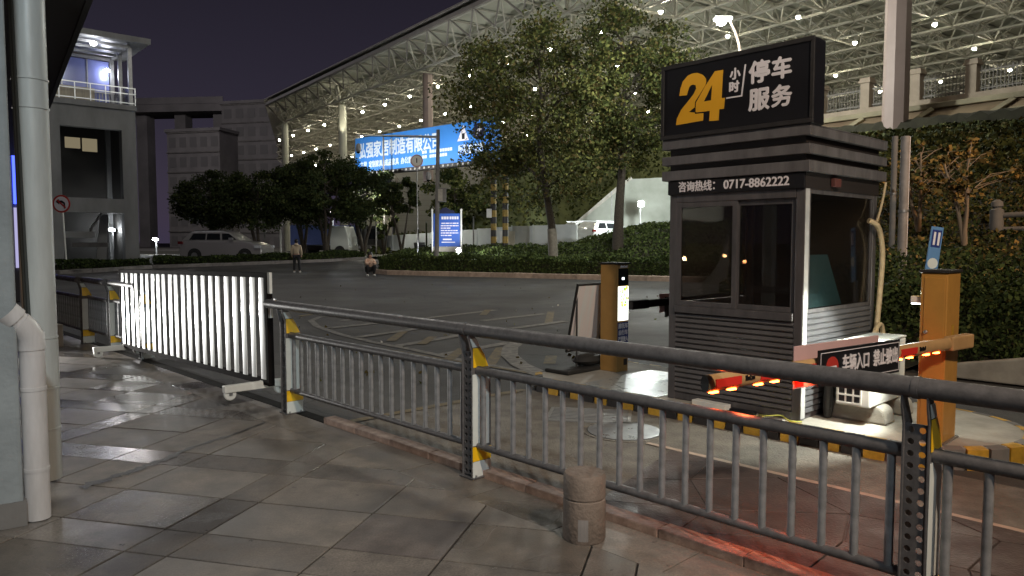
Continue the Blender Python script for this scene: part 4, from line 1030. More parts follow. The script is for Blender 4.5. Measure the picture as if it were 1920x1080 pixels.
# hedge bank behind the booth and orange cabinet
Q = scatter(30000, (3, 13), (4, 14), lambda x, y: 6.7 < nof(x, y) < 8.6 and in_right(x, y) > .2 and x / y < .95, lambda x, y: 0, lambda x, y: .30 + hill_h(x, y) + .45 * smooth(6.7, 7.2, nof(x, y)) * (1 + .2 * math.sin(3 * x) * math.sin(2.3 * y)))
hb = leafmesh('shrub_bank', Q, .034, [M['hedged'], M['hedgem'], M['leafm']], (6, 3, 1), None, 14); tag(hb, 'dark green shrubs behind the orange cabinet', kind='stuff')
Q = scatter(26000, (3.5, 22), (8, 26), lambda x, y: 8.2 < nof(x, y) < 18 and in_right(x, y) > .35 and x / y < .85 and rg.random() < .25 + 3.2 / y, hill_h, lambda x, y: .06 + .16 * max(0, math.sin(x * 1.9 + 1.3 * math.sin(y * 1.1)) * math.sin(y * 1.7)))
hl = leafmesh('leaf_litter', Q, .045, [M['leafd'], M['leafm'], M['leafy'], M['leafo']], (5, 3, 2.5, 1), None, 25, aspect=.7); tag(hl, 'fallen leaves and low plants on the hillside', kind='stuff')
Q = scatter(26000, (6, 30), (14, 32), lambda x, y: 16.5 < nof(x, y) < 27.2 and in_right(x, y) > .35 and x / y < .85 and rg.random() < .25 + 6 / y, hill_h, lambda x, y: .12 + .42 * smooth(16.5, 20, nof(x, y)) * (.35 + .65 * abs(math.sin(x * .9 + .8 * math.sin(y)) * math.sin(y * .8))))
hc = leafmesh('hill_shrubs', Q, .085, [M['leafd'], M['leafm'], M['leafl'], M['leafy']], (5, 3.5, 1, 1), None, 15); tag(hc, 'shrubs covering the upper hillside', kind='stuff')
Q = scatter(9000, (-11, 22), (52, 76), lambda x, y: x < 3.2 or y > 60, backhill_h, lambda x, y: .25 + .9 * max(0, math.sin(x * .8) * math.sin(y * .6 + x * .3)))
hg = leafmesh('slope_shrubs', Q, .20, [M['leafd'], M['leafm'], M['leafl']], (3, 4, 2), None, 16); tag(hg, 'shrubs on the green slope', kind='stuff')

# pale kerb wall and rustic rail at the right edge
t = thing('edging_wall', 'pale sloping concrete edging wall at the right picture edge', 'wall', SN(3.4, 6.45, 0), FANG)
MB().prism([(0, 0), (3.2, 0), (3.2, .55), (1.6, .42), (.4, .18), (0, .08)], 0, .16, fXZ).build('wall', M['concrete'], t, bev=.02)
t = thing('rustic_fence', 'grey rustic post and rail fence above the shrubs', 'fence', (8.55, 13.1, hill_h(8.55, 13.1)), FANG)
MB().lathe([(.11, 0), (.11, .40), (.07, .42), (.07, .44), (.10, .46), (.09, .54), (.03, .58)], 14).build('post', M['concd'], t, True)
MB().tube((.05, 0, .30), (3, .0, .38), .05, 10).build('rail', M['concd'], t, True)
MB().lathe([(.07, 0), (.07, .27)], 10, c=(.9, .0, 0)).build('post', M['concd'], t, True)
MB().tube((.05, 0, .06), (3, .0, .12), .04, 10).build('rail', M['concd'], t, True)
hp = [((1675, 262), (1678, 473), 12.2, 'dark'), ((1690, 258), (1690, 502), 11.6, 'pale')]
for i, (x, y, H, lb) in enumerate([(.5125 * 13.4, 13.4, 0, 'darker steel post of the pair rising behind the booth'), (.5265 * 11.4, 11.4, 0, 'paler steel post of the pair rising behind the booth')]):
    zb = hill_h(x, y) - .3; zt = CAM_H + (455 - 258) / FPX * y
    t = thing('steel_post', lb, 'post', (x, y, zb), 30, 'paired steel posts')
    MB().tube((0, 0, 0), (0, 0, zt - zb), .062 if i else .05, 12).build('pole', M['kerbgrey'] if i else M['concd'], t, True)
    MB().tube((0, 0, (zt - zb) * .55), (0, 0, (zt - zb) * .55 + .04), .072 if i else .06, 12).build('clamp', M['metal'], t, True)
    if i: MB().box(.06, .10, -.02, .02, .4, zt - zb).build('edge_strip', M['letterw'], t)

# station forecourt wall: pillars, railing, lattice slope
pd = Vector((-.61, .79, 0)); P0 = Vector((18.3, 30.0, 0))
wbase = thing('retaining_slope', 'earth coloured slope wall with pale concrete lattice under the railing', 'retaining wall', P0, math.degrees(math.atan2(pd.y, pd.x)))
# local x runs away to the left along the wall, local -y... faces the road
MB().prism([(2.6, 5.0), (.25, 7.05), (-.4, 7.05), (-.4, 5.0)], -9, 12, fYZ).build('slope_face', M['slopec'], wbase)
MB().box(-9, 12, -.5, .42, 7.055, 7.28).build('coping', M['lattice'], wbase, bev=.03)
for k in range(6):
    x = -7.5 + k * 2.9
    MB().path([(x, .42, 7.0), (x + 1.9, 2.45, 5.18)], .13, 4).build('lattice_beam', M['lattice'], wbase)
    MB().path(catmull([(x + 1.3, 1.75, 5.84), (x + 2.1, 1.05, 6.48), (x + 3.0, 1.0, 6.52), (x + 3.9, 1.6, 5.98)], 4), .07, 5).build('lattice_arch', M['lattice'], wbase)
MB().box(-9, 12, -.45, .0, 7.285, 7.55).build('plinth_wall', M['sandst'], wbase)
for k in range(-1, 4):
    q = P0 + pd * (k * 2.15); t = thing('stone_pillar', 'sandstone pillar number %d of the station railing' % k, 'pillar', (q.x, q.y, 7.55), math.degrees(math.atan2(pd.y, pd.x)), 'station railing pillars')
    t['label'] = ('cream sandstone railing pillar, %s' % ['nearest the right picture edge', 'second from the right picture edge', 'just right of the great column', 'just left of the great column', 'beside the booth sign'][k + 1]) if -1 <= k <= 3 else 'cream sandstone railing pillar hidden behind the booth sign'
    MB().box(-.2, .2, -.44, -.04, 0, 1.12).build('shaft', M['sandst'], t); MB().box(-.27, .27, -.51, .03, 1.12, 1.22).box(-.23, .23, -.47, -.01, 1.22, 1.34).build('capital', M['sandst'], t)
    rl = thing('station_railing', 'vertical bar railing bay beyond the pillar row', 'railing', (*(q + pd * .25).xy, 7.55), math.degrees(math.atan2(pd.y, pd.x)), 'station railing bays')
    rl['label'] = 'bar railing bay just left of the ' + t['label'].replace('cream sandstone railing pillar, ', 'pillar ') if -1 <= k <= 3 else 'bar railing bay hidden behind the booth sign'
    MB().box(0, 1.65, -.26, -.22, .12, .17).box(0, 1.65, -.26, -.22, .82, .87).build('rails', M['trussd'], rl)
    bprot = None
    for j in range(12):
        if bprot is None: bprot = MB().box(-.014, .014, -.254, -.226, 0, 1.0).build('bar', M['trussd'], rl); o = bprot
        else: o = bprot.copy(); COL.objects.link(o)
        o.location.x = .08 + j * .135

# ------------------------------------------------------------------ station canopy
CA = Vector((-.588, .809, 0)); CB = Vector((.809, .588, 0)); E0 = Vector((-.34, 47.0, 0))
cano = thing('station_canopy', 'huge pale space frame canopy roof with rows of lamps', 'canopy', E0, math.degrees(math.atan2(CA.y, CA.x)))
# local x = t (along the eave, away), local -y = into the roof
ZT, ZB = 17.0, 15.15; cs_ = 3.05; NT, NW = 46, 23; t0_ = -36.0
nodeT = lambda i, j: Vector((t0_ + i * cs_, -j * cs_, ZT)); nodeB = lambda i, j: Vector((t0_ + (i + .5) * cs_, -(j + .5) * cs_, ZB))
imax = lambda j: max(4, min(NT, int((46.5 + 2.855 * j * cs_ - t0_) / cs_)))
jmin = lambda i: next((j for j in range(NW + 1) if imax(j) >= i), None)
web = MB(); edgeb = []
def bar(mb, a, b, r): mb.path([a, b], r, 4, cap=False)
for j in range(NW + 1):
    MB().path([nodeT(0, j), nodeT(imax(j), j)], .085, 5).build('top_chord', M['truss'], cano)
    if j < NW: MB().path([nodeB(0, j), nodeB(imax(j) - 1, j)], .09, 5).build('bottom_chord', M['truss'], cano)
for i in range(NT + 1):
    MB().path([nodeT(i, jmin(i)), nodeT(i, NW)], .075, 5).build('cross_chord', M['truss'], cano)
    if i < NT: MB().path([nodeB(i, jmin(i + 1)), nodeB(i, NW - 1)], .075, 5).build('cross_chord', M['truss'], cano)
for i in range(NT):
    for j in range(NW):
        if i >= imax(j): continue
        b = nodeB(i, j)
        for di, dj in ((0, 0), (1, 0), (0, 1), (1, 1)):
            if j < 2 and i < 26: MB().path([b, nodeT(i + di, j + dj)], .06, 4).build('brace', M['truss'], cano)
            else: bar(web, b, nodeT(i + di, j + dj), .06)
wb = web.build('web_bars', M['truss'], cano); wb['kind'] = 'stuff'
for i in range(imax(0)):                    # sloping eave face
    x = t0_ + i * cs_
    MB().path([(x, .1, ZT + .05), (x + cs_ * .5, -.6, ZB + .5)], .06, 4).path([(x + cs_, .1, ZT + .05), (x + cs_ * .5, -.6, ZB + .5)], .06, 4).build('eave_brace', M['trussd'], cano)
MB().box(t0_, t0_ + imax(0) * cs_, -.02, .22, ZT + .02, ZT + .30).build('eave_beam', M['trussd'], cano)
for i in range(NT):                    # ceiling sheets, slightly folded bay by bay
    for j in range(0, NW, 4):
        if i >= imax(min(NW, j + 4)): continue
        jj = max(j, jmin(i + 1)); x0, x1, y0, y1 = t0_ + i * cs_ + .05, t0_ + (i + 1) * cs_ - .05, -jj * cs_, -min(NW, j + 4) * cs_ + .06
        if y0 - y1 < .5: continue
        mb = MB(); mb.add([(x0, y0, ZT + .16), (x1, y0, ZT + .16), (x1, y1, ZT + .16), (x0, y1, ZT + .16), ((x0 + x1) / 2, y0, ZT + .5), ((x0 + x1) / 2, y1, ZT + .5)], [(0, 3, 5, 4), (4, 5, 2, 1)])
        mb.build('ceiling_sheet', M['roofsheet'], cano)
MB().prism([(t0_ - .3, .3), (t0_ + imax(0) * cs_ + .3, .3), (t0_ + NT * cs_ + .3, -jmin(NT) * cs_), (t0_ + NT * cs_ + .3, -NW * cs_ - .3), (t0_ - .3, -NW * cs_ - .3)], ZT + .62, ZT + .72, fXY).build('roof_deck', M['trussd'], cano)
lp = None; rowl = []; random.seed(9)
for w in (4.8, 12, 20, 28, 37, 47):
    for k in range(26):
        tt = -34 + k * 5.0 + w * .13
        if tt > min(44 + 2.7 * w, 101): continue
        pos = E0 + CA * tt + CB * w
        if pos.x / pos.y > .85 or pos.y < 20: continue
        pos = E0 + CA * tt + CB * w
        if lp is None:
            lp = thing('canopy_lamp', 'bright round lamp hanging under the station canopy', 'lamp', (0, 0, 0), 0, 'lamps under the station canopy')
            MB().lathe([(.02, .12), (.13, .06), (.15, 0), (.12, -.02)][::-1], 8).build('shade', M['white'], lp, True)
            MB().lathe([(.02, -.17), (.11, -.11), (.12, -.04), (.05, -.021)], 8).build('bulb', M['lampw'], lp, True)
            MB().tube((0, 0, .1), (0, 0, .42), .025, 5).build('hanger', M['truss'], lp); o = lp
        else: o = copy_tree(lp)
        o.location = (pos.x, pos.y, 14.75); rowl.append((w, tt, o))
ORD = 'first second third fourth fifth sixth seventh eighth ninth tenth eleventh twelfth thirteenth fourteenth fifteenth sixteenth seventeenth eighteenth nineteenth twentieth twenty-first twenty-second twenty-third twenty-fourth twenty-fifth twenty-sixth'.split()
for rw, nm_ in zip((4.8, 12, 20, 28, 37, 47), ('row nearest the canopy eave', 'second row from the canopy eave', 'third row from the canopy eave', 'fourth row from the canopy eave', 'fifth row from the canopy eave', 'deepest row under the canopy')):
    for k, (_, _, o) in enumerate(sorted([r for r in rowl if r[0] == rw], key=lambda r: -r[1])): o['label'] = '%s bright lamp from the far left end, %s' % (ORD[k], nm_)
def column(label, x, y, zb, zt, r, m, n=8):
    t = thing('canopy_column', label, 'column', (x, y, zb), 10, 'columns of the station canopy')
    MB().path([(0, 0, 0), (0, 0, zt - zb)], [r, r * .94], n).build('shaft', m, t); MB().path([(0, 0, zt - zb - .001), (0, 0, zt - zb + .15)], [r * .94, r * .4], n).build('cap', m, t)
    for k in range(6):
        a = k * math.pi / 3 + .3; MB().path([(0, 0, zt - zb), (1.5 * math.cos(a), 1.5 * math.sin(a), zt - zb + 1.6)], .07, 5).build('branch_strut', M['columnw'], t)
column('great pinkish canopy column behind the booth, nearest of all', 15.5, 30.3, 3.4, 15.3, .50, M['column'])
column('brownish canopy column above the billboard middle', -6.85, 61, 6.5, 15.3, .42, M['column'])
column('cream canopy column left of the billboard with lit top', -17.0, 75.1, 0, 15.3, .42, M['columnw'], 12)
column('slim canopy column at the far left end of the roof', -26.4, 87, 0, 15.3, .40, M['columnw'], 12)
lamp('SPOT', (-16.6, 73.6, 11.2), 500, (1, .95, .75), .1, aim=(-17, 75.1, 16.5), size=50, name='column_uplight')
# platform block behind canopy
t = thing('station_block', 'pale ribbed wall block under the billboard', 'building', (-13.5, 86, 0), 12)
MB().box(0, 26, 0, 8, 0, 12.6).build('wall', M['pcwall'], t)
for k in range(20): MB().box(0, 26, -.03, -.002, .5 + k * .6, .54 + k * .6).build('joint_strip', M['trussd'], t)
MB().box(-.05, .35, -.25, -.04, 0, 9.0).build('edge_pier', M['trussd'], t)
MB().box(-4.0, -.4, .5, 6, 0, 7.6).build('side_wall', M['columnw'], t)

# gantry notice at the right top
t = thing('gantry_sign', 'navy lit sign with white lettering under the canopy at the right', 'sign', (27.9, 40.2, 13.05), -12)
MB().box(-.5, 2.6, -.06, .06, 0, .78).build('panel', M['navy'], t)
MB().box(.13, .40, -.09, -.065, .38, .62).box(.19, .34, -.09, -.065, .62, .72).box(.5, .8, -.09, -.065, .38, .70).box(.02, 1.6, -.09, -.065, .16, .30).build('lettering', emit('lit lettering', (.85, .95, .92), 1.6), t)['kind'] = 'stuff'

# ------------------------------------------------------------------ billboard on striped columns
BL, BR_ = Vector((-11.75, 56, 0)), Vector((-1.0, 46.4, 0)); bdv = BR_ - BL; bang = math.degrees(math.atan2(bdv.y, bdv.x)); BLN = bdv.length
bb = thing('billboard', 'long blue advertising billboard raised on striped columns', 'billboard', BL, bang)
MB().box(0, BLN, 0, .5, 6.80, 9.34).build('panel', M['blueb'], bb)
MB().box(-.1, BLN + .1, -.06, .56, 6.55, 6.795).build('lower_truss', M['blk'], bb)
for k in range(30): MB().box(.2 + k * .47, .34 + k * .47, -.075, -.062, 6.60, 6.74).build('spot_lamp', M['concrete'], bb)
for k in range(4):
    bp_ = BL + bdv * (.12 + .25 * k) + Vector((bdv.y, -bdv.x, 0)).normalized() * 2.6
    lamp('SPOT', (bp_.x, bp_.y, 6.3), 420, (.95, .98, 1), .1, aim=tuple(BL + bdv * (.12 + .25 * k) + Vector((0, 0, 8.4))), size=120, blend=.8, name='billboard_lamp')
text('lettering', '弘强家居制造有限公司', 1.22, M['bluetext'], bb, (4.9, -.012, 8.28), bold=.028, sx=.735, ext=.01)
text('lettering', '主营  定制家具  成品家具  办公家具', .50, M['bluetext'], bb, (3.75, -.012, 7.28), bold=.012, sx=.80, ext=.01)
for zz, n_ in ((7.62, 11), (7.30, 9)):
    s_ = MB(); x = 7.55
    for k in range(n_):
        if k == 2: x += .25
        s_.box(x, x + .20, -.02, -.005, zz, zz + .20); x += .25
    s_.build('small_print', M['bluetext'], bb)['kind'] = 'stuff'
text('lettering', '所隆盛家居', .66, M['bluetext'], bb, (12.25, -.012, 7.55), bold=.014, sx=.72, ext=.01)
mb = MB(); mb.prism([(11.0, 8.15), (12.05, 8.15), (11.55, 9.15)], -.02, -.005, fXZ).build('triangle_emblem', M['letterw'], bb)
MB().box(11.42, 11.68, -.026, -.021, 8.25, 8.62).build('emblem_mark', M['black'], bb)
MB().lathe([(.52, 0), (.52, .012), (.01, .012)], 28, M=Matrix.Translation((12.95, -.004, 8.62)) @ Matrix.Rotation(R(90), 4, 'X')).build('round_emblem', M['navy'], bb)
flat_letters('arrow_emblem', [[(12.72, 8.35), (12.84, 8.35), (12.84, 8.62), (12.98, 8.72), (12.98, 8.58), (13.25, 8.78), (12.98, 8.98), (12.98, 8.86), (12.72, 8.70)]], M['letterw'], bb, -.022, .006)
def striped(label, u, dy):
    q = BL + bdv * u + Vector((0, dy, 0)); z0 = .3; t = thing('striped_column', label, 'column', (q.x, q.y, z0), 0, 'billboard columns')
    nb = 15; hh = (6.5 - z0) / nb
    for k in range(nb): MB().path([(0, 0, k * hh), (0, 0, (k + 1) * hh)], .19, 12).build('painted_band', M['oldyel'] if k % 2 else M['blk'], t, True)
striped('striped yellow and black column under the billboard, left of the pair', .985, .6)
striped('striped yellow and black column under the billboard, right of the pair', 1.055, .4)
t = thing('billboard_post', 'dark post under the billboard left end', 'post', (*(BL + bdv * .06 + Vector((0, .3, 0))).xy, 0)); MB().tube((0, 0, 0), (0, 0, 6.54), .2, 10).build('pole', M['blk'], t, True)
q = BL + bdv * .985; t = thing('meter_box', 'small white box fixed to the striped column', 'box', (q.x - .28, q.y + .35, 3.15), 0); MB().box(-.16, .16, -.1, .1, 0, .55).build('housing', M['white'], t)
t = thing('white_notice', 'white notice board between the striped columns', 'notice', (q.x + .40, q.y + .5, 1.35), 0); MB().box(0, .95, -.03, .03, 0, .95).build('board', M['white'], t)

# white panel wall behind the bank
wp = thing('panel_wall', 'long white panelled site wall behind the planted bank', 'wall', (0, 0, 0))
WL = [(-11.6, 60.5, 2.05), (-6, 55, 2.3), (0, 49.5, 2.66), (4.2, 47.5, 2.75)]
for a, b in zip(WL[:-1], WL[1:]):
    A, B = Vector(a), Vector(b); L_ = (B - A).length; k = round(L_ / 1.7)
    for i in range(k):
        p, q = A + (B - A) * (i / k), A + (B - A) * ((i + .97) / k); d = Vector((q.x - p.x, q.y - p.y, 0)).normalized(); nn = Vector((-d.y, d.x, 0)) * .08
        mb = MB(); vs = [(p.x, p.y, 0), (q.x, q.y, 0), (q.x + nn.x, q.y + nn.y, 0), (p.x + nn.x, p.y + nn.y, 0)]
        mb.add(vs + [(v[0], v[1], (p.z + q.z) / 2) for v in vs], [(4, 5, 6, 7), (0, 1, 5, 4), (1, 2, 6, 5), (2, 3, 7, 6), (3, 0, 4, 7)]); mb.build('panel', M['panelw'], wp)
        mb = MB(); mb.box(p.x - .05, p.x + .03, p.y - .04, p.y + .10, 0, p.z + .05); mb.build('panel_post', M['panelw'], wp)
# white abutment wall with raking edge
ab = thing('abutment_wall', 'white stained abutment wall with a sloping left edge', 'wall', (4.7, 56, 0), -6)
MB().prism([(0, 0), (11, 0), (11, 6.6), (4.2, 6.3), (3.3, 5.6), (.1, 2.9)], 0, .6, fXZ).build('wall', M['abut'], ab)
MB().prism([(-.1, 2.95), (.0, 2.8), (3.35, 5.55), (4.3, 6.32), (4.2, 6.5), (3.2, 5.8)], -.05, .65, fXZ).build('raking_cap', M['concrete'], ab)
t = thing('thin_pole', 'thin pole standing before the white abutment wall', 'pole', (7.1, 53, 0)); MB().tube((0, 0, 0), (0, 0, 5.2), .035, 6).build('pole', M['metal'], t)
t = thing('flood_light', 'blazing white floodlight before the abutment wall', 'floodlight', (8.95, 51.6, 0))
MB().tube((0, .2, 0), (0, .2, 4.3), .05, 8).build('pole', M['metal'], t); MB().box(-.2, .2, -.02, .1, 4.05, 4.45).build('housing', M['white'], t)
MB().lathe([(.17, 0), (.17, .05), (.08, .07)], 12, M=Matrix.Translation((0, -.025, 4.25)) @ Matrix.Rotation(R(90), 4, 'X')).build('lens', M['lampc'], t, True)
lamp('POINT', (8.95, 49.6, 4.3), 1500, (.9, .98, .95), .15, name='flood_light_glow')
# street lamp over the booth
t = thing('street_lamp', 'street lamp with a blazing white head above the booth sign', 'street lamp', (9.6, 31.5, 1.0))
MB().path(catmull([(0, 0, 0), (0, 0, 6), (-.1, -.1, 8.6), (-.75, -.9, 9.55)], 5), [.09 - .0028 * i for i in range(16)], 10).build('pole', M['kerbpink'], t, True)
hd = MB().box(-1.45, -.72, -1.2, -.85, 9.52, 9.68).build('head', M['white'], t, bev=.05)
MB().lathe([(.03, -.2), (.17, -.14), (.2, -.02), (.1, -.005)], 12, c=(-1.15, -1.02, 9.52)).build('lens', M['lampc'], hd, True)
lamp('POINT', (7.7, 29.2, 9.2), 1700, (.95, 1, .93), .2, name='street_lamp_glow')

# ------------------------------------------------------------------ camera pole, sign posts, information board
x, y = (818 - 960) / FPX * 36, 36
t = thing('camera_pole', 'grey surveillance pole with a long side arm', 'pole', (x, y, .1))
MB().path([(0, 0, 0), (.06, 0, 3), (.13, 0, 6.9)], [.12, .105, .085], 12).build('pole', M['concd'], t, True)
MB().path([(.12, 0, 6.55), (-1.9, 0, 6.60), (-3.8, 0, 6.62)], [.06, .05, .035], 8).build('arm', M['metal'], t, True)
for dx, z in ((-3.72, 6.30), (-.35, 4.95)):
    c_ = MB().lathe([(.02, .30), (.09, .26), (.13, .10), (.14, 0), (.10, -.10), (.02, -.14)][::-1], 14, c=(dx, 0, z - .35)).build('dome_camera', M['metal'], t, True)
    MB().lathe([(.09, -.10), (.08, -.16), (.01, -.19)][::-1], 12, c=(dx, 0, z - .35)).build('lens_dome', M['carglass'], c_, True)
MB().path(catmull([(.05, 0, 5.0), (-.2, 0, 5.05), (-.35, 0, 4.92)], 4), .025, 6).build('bracket', M['metal'], t, True)
MB().box(.12, .50, -.14, .14, 3.45, 4.1).build('equipment_box', M['concd'], t, bev=.01); MB().box(.12, .34, -.146, -.1405, 3.48, 4.05).build('box_door', M['concrete'], t)
def disc(r, mat_, parent, y, z, nm, x=0): return MB().lathe([(r, 0), (r, .012), (.01, .012)], 24, M=Matrix.Translation((x, y, z)) @ Matrix.Rotation(R(90), 4, 'X')).build(nm, mat_, parent)
x, y = (783 - 960) / FPX * 40, 40
t = thing('height_sign', 'round red ringed limit sign on a thin post before the billboard', 'road sign', (x, y, .2))
MB().tube((0, .04, 0), (0, .04, 5.9), .03, 8).build('post', M['metal'], t); disc(.34, M['pink'], t, 0, 5.75, 'plate'); disc(.27, M['white'], t, -.013, 5.75, 'face'); text('lettering', 'I', .34, M['black'], t, (0, -.03, 5.75), bold=.01)
x, y = (721 - 960) / FPX * 52, 52
t = thing('round_sign', 'round white sign on a grey post in front of the ribbed wall', 'road sign', (x, y, .4))
MB().tube((0, .06, 0), (0, .06, 8.5), .06, 8).build('post', M['concd'], t); disc(.40, M['white'], t, 0, 3.95, 'plate'); MB().box(-.17, -.07, -.03, -.014, 3.85, 4.05).box(.02, .16, -.03, -.014, 3.85, 4.05).build('symbol', M['concd'], t)
x, y = (838 - 960) / FPX * 43, 43
t = thing('information_board', 'blue information board between two pale posts', 'notice board', (x, y, .3), -8)
MB().box(-.78, .78, -.04, .04, 1.05, 2.95).build('panel', M['blues'], t)
for sx in (-.86, .86): MB().lathe([(.05, 0), (.05, 3.1), (.07, 3.12), (.07, 3.2), (.02, 3.25)], 10, c=(sx, 0, 0)).build('post', M['white'], t, True)
MB().prism([(-.5, 2.96), (.5, 2.96), (.42, 3.12), (.2, 3.16), (0, 3.3), (-.2, 3.28), (-.42, 3.12)], -.03, .03, fXZ).build('crest', M['navy'], t)
s_ = MB()
for k in range(3): s_.box(-.30 + k * .15, -.18 + k * .15, -.05, -.041, 2.62, 2.78)
for k in range(4): s_.box(.18 + k * .14, .29 + k * .14, -.05, -.041, 2.62, 2.78)
random.seed(2)
for r_ in range(6):
    xx = -.34 if r_ else -.3
    while xx < (.66 if r_ != 2 and r_ != 5 else .2):
        w = random.uniform(.05, .22); s_.box(xx, min(.70, xx + w), -.05, -.041, 2.36 - r_ * .14, 2.42 - r_ * .14); xx += w + .03
s_.box(-.22, .3, -.05, -.041, 1.42, 1.50).box(-.30, .5, -.05, -.041, 1.27, 1.32); s_.build('print', M['letterw'], t)
MB().box(-.78, .78, -.035, .035, .75, 1.04).build('picture_strip', M['concrete'], t)
x, y = (860 - 960) / FPX * 41, 41
t = thing('ground_spotlight', 'glaring ground spotlight beneath the blue information board', 'spotlight', (x, y, .6))
MB().box(-.12, .12, 0, .12, .45, .62).build('housing', M['metal'], t); MB().tube((0, .06, 0), (0, .06, .5), .03, 6).build('stake', M['metal'], t)
MB().lathe([(.12, 0), (.12, .03), (.04, .05)], 12, M=Matrix.Translation((0, -.002, .55)) @ Matrix.Rotation(R(90), 4, 'X')).build('lens', M['lampc'], t, True)
lamp('POINT', (x, y - .25, 1.2), 330, (.95, .98, 1), .08, name='ground_spotlight_glow')
x, y = (706 - 960) / FPX * 53, 53
t = thing('globe_lamp', 'cream globe lamp near the round white sign', 'lamp', (x, y, .4))
MB().tube((0, 0, 0), (0, 0, 2.75), .05, 8).build('pole', M['metal'], t, True)
MB().lathe([(.05, -.24), (.2, -.16), (.27, 0), (.2, .17), (.06, .25)], 14, c=(0, 0, 2.98)).build('globe', emit('cream globe glow', (.80, .78, .55), .75), t, True)
lamp('POINT', (x + .8, y - 2.2, 4.4), 750, (1, .97, .85), .25, name='globe_lamp_glow')
# fence posts in front of the white wall
for i, (px, h) in enumerate([(800, 2.3), (785, 1.9), (888, 2.6)]):
    y = 47; x = (px - 960) / FPX * y
    t = thing('mesh_fence_post', ['thin green fence post left of the blue board', 'thin dark fence post by the parked scooter', 'thin grey post right of the blue board'][i], 'post', (x, y, .5)); MB().tube((0, 0, 0), (0, 0, h), .05, 6).build('pole', [M['hedged'], M['blk'], M['metal']][i], t); MB().tube((0, 0, h), (0, -.1, h + .1), .04, 6).build('tip', M['metal'], t)
# no left turn sign near the tower
x, y = (124 - 960) / FPX * 38.3, 38.3
t = thing('no_left_turn_sign', 'round no left turn sign on a leaning white post', 'road sign', (x, y, .12)); t.rotation_euler.y = R(-2)
MB().tube((0, .05, 0), (0, .05, 3.9), .045, 8).build('post', M['white'], t); disc(.46, M['red'], t, 0, 3.45, 'ring'); disc(.37, M['letterw'], t, -.013, 3.45, 'face')
flat_letters('arrow', [[(.12, 3.2), (.20, 3.2), (.20, 3.5), (.05, 3.62), (-.10, 3.62), (-.10, 3.70), (-.28, 3.56), (-.10, 3.42), (-.10, 3.50), (.04, 3.50), (.12, 3.44)]], M['black'], t, -.03, .006)
MB().box(-.30, .30, -.034, -.031, -.04, .04, Matrix.Translation((0, 0, 3.45)) @ Matrix.Rotation(R(45), 4, 'Y')).build('slash', M['red'], t)
t = thing('cross_plank', 'pale horizontal board fixed behind the no left turn sign', 'board', (x + .4, y + .4, 1.35)); MB().box(-.3, 1.6, -.03, .03, 0, .22).build('board', M['concd'], t)

# ------------------------------------------------------------------ stair tower
D0 = 40.0; TW = thing('stair_tower', 'concrete stair tower with a lit open pavilion on top', 'tower', (-.626 * D0, D0, .1), math.degrees(math.atan2(.66, .75)))
tl = 4.55; dpt = 4.2
zs, zr = 9.0, 13.0
for xx in (0, tl - .75):
    for yy in (0, dpt - .6): MB().box(xx, xx + .75, yy, yy + .6, 0, zs).build('column', M['towerc'], TW)
MB().box(.75, tl - .75, 0, .5, 7.85, zs - .002).build('beam', M['towerc'], TW); MB().box(.75, tl - .75, 0, .5, 3.15, 3.95).build('beam', M['towerc'], TW)
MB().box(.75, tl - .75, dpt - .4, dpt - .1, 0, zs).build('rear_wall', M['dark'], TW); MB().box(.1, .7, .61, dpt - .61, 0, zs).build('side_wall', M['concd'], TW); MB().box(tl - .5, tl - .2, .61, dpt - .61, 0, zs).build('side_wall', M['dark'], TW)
MB().box(-.15, tl + .05, -.15, dpt + .1, zs, zs + .28).build('platform_slab', M['towerc'], TW)
MB().box(1.15, 1.9, 1.0, 1.04, 6.75, 7.35).box(2.0, 2.75, 1.0, 1.04, 6.62, 7.35).build('lit_window', M['winlit'], TW)
MB().prism([(2.55, .2), (3.1, .2), (3.3, 3.1), (2.9, 3.1)], 1.4, 1.5, fXZ).build('stair_panel', M['towerc'], TW)
MB().prism([(2.3, 2.0), (2.9, 3.1), (2.9, 3.2), (2.3, 2.3)], 1.2, 1.39, fXZ).build('stair_flight', M['concd'], TW)
MB().box(.9, 2.4, .6, .7, 1.75, 2.1).build('landing_board', M['towerc'], TW)
PZ = zs + .28
for xx, yy in ((.1, .0), (tl - .30, 0), (.1, dpt - .25), (tl - .30, dpt - .25), (tl - .30, dpt / 2)): MB().box(xx, xx + .2, yy, yy + .2, PZ, 12.55).build('pavilion_post', M['metal'], TW)
rt = Matrix.Rotation(R(0), 4, 'X')
MB().box(-.5, tl + .7, -.8, dpt + .6, 12.75, 12.95).build('roof', M['metal'], TW); MB().box(-.5, tl + .7, -.85, -.8, 12.70, 13.02).build('roof_fascia', M['towerc'], TW)
for xx in (.1, tl - .28): MB().box(xx, xx + .16, .2, dpt, 12.56, 12.74).build('roof_beam', M['metal'], TW)
for yy in (.0, 1.3, 2.6, dpt - .2): MB().box(.26, tl - .28, yy, yy + .14, 12.5, 12.66).build('roof_beam', M['metal'], TW)
for k, (xx, yy, zz) in enumerate(((.7, -.3, 12.45), (2.45, -.3, 12.45), (tl - .55, dpt - .5, 11.9))):
    b_ = MB().lathe([(.05, -.17), (.16, -.10), (.16, .0), (.06, .06)], 10, c=(xx, yy, zz)).build('lamp', M['lampt'], TW, True)
    v = Matrix.Translation(TW.location) @ Matrix.Rotation(TW.rotation_euler.z, 4, 'Z') @ Vector((xx, yy, zz - .35)); lamp('POINT', v, 34, (.86, .9, 1), .12, name='tower_lamp_glow')
MB().box(.35, tl - .35, dpt - .06, dpt - .03, PZ + .1, 12.45).build('rear_glazing', mat('sky blue painted glazing', (.12, .14, .32), .25), TW)  # blue light seen through the glass is put into the pane colour
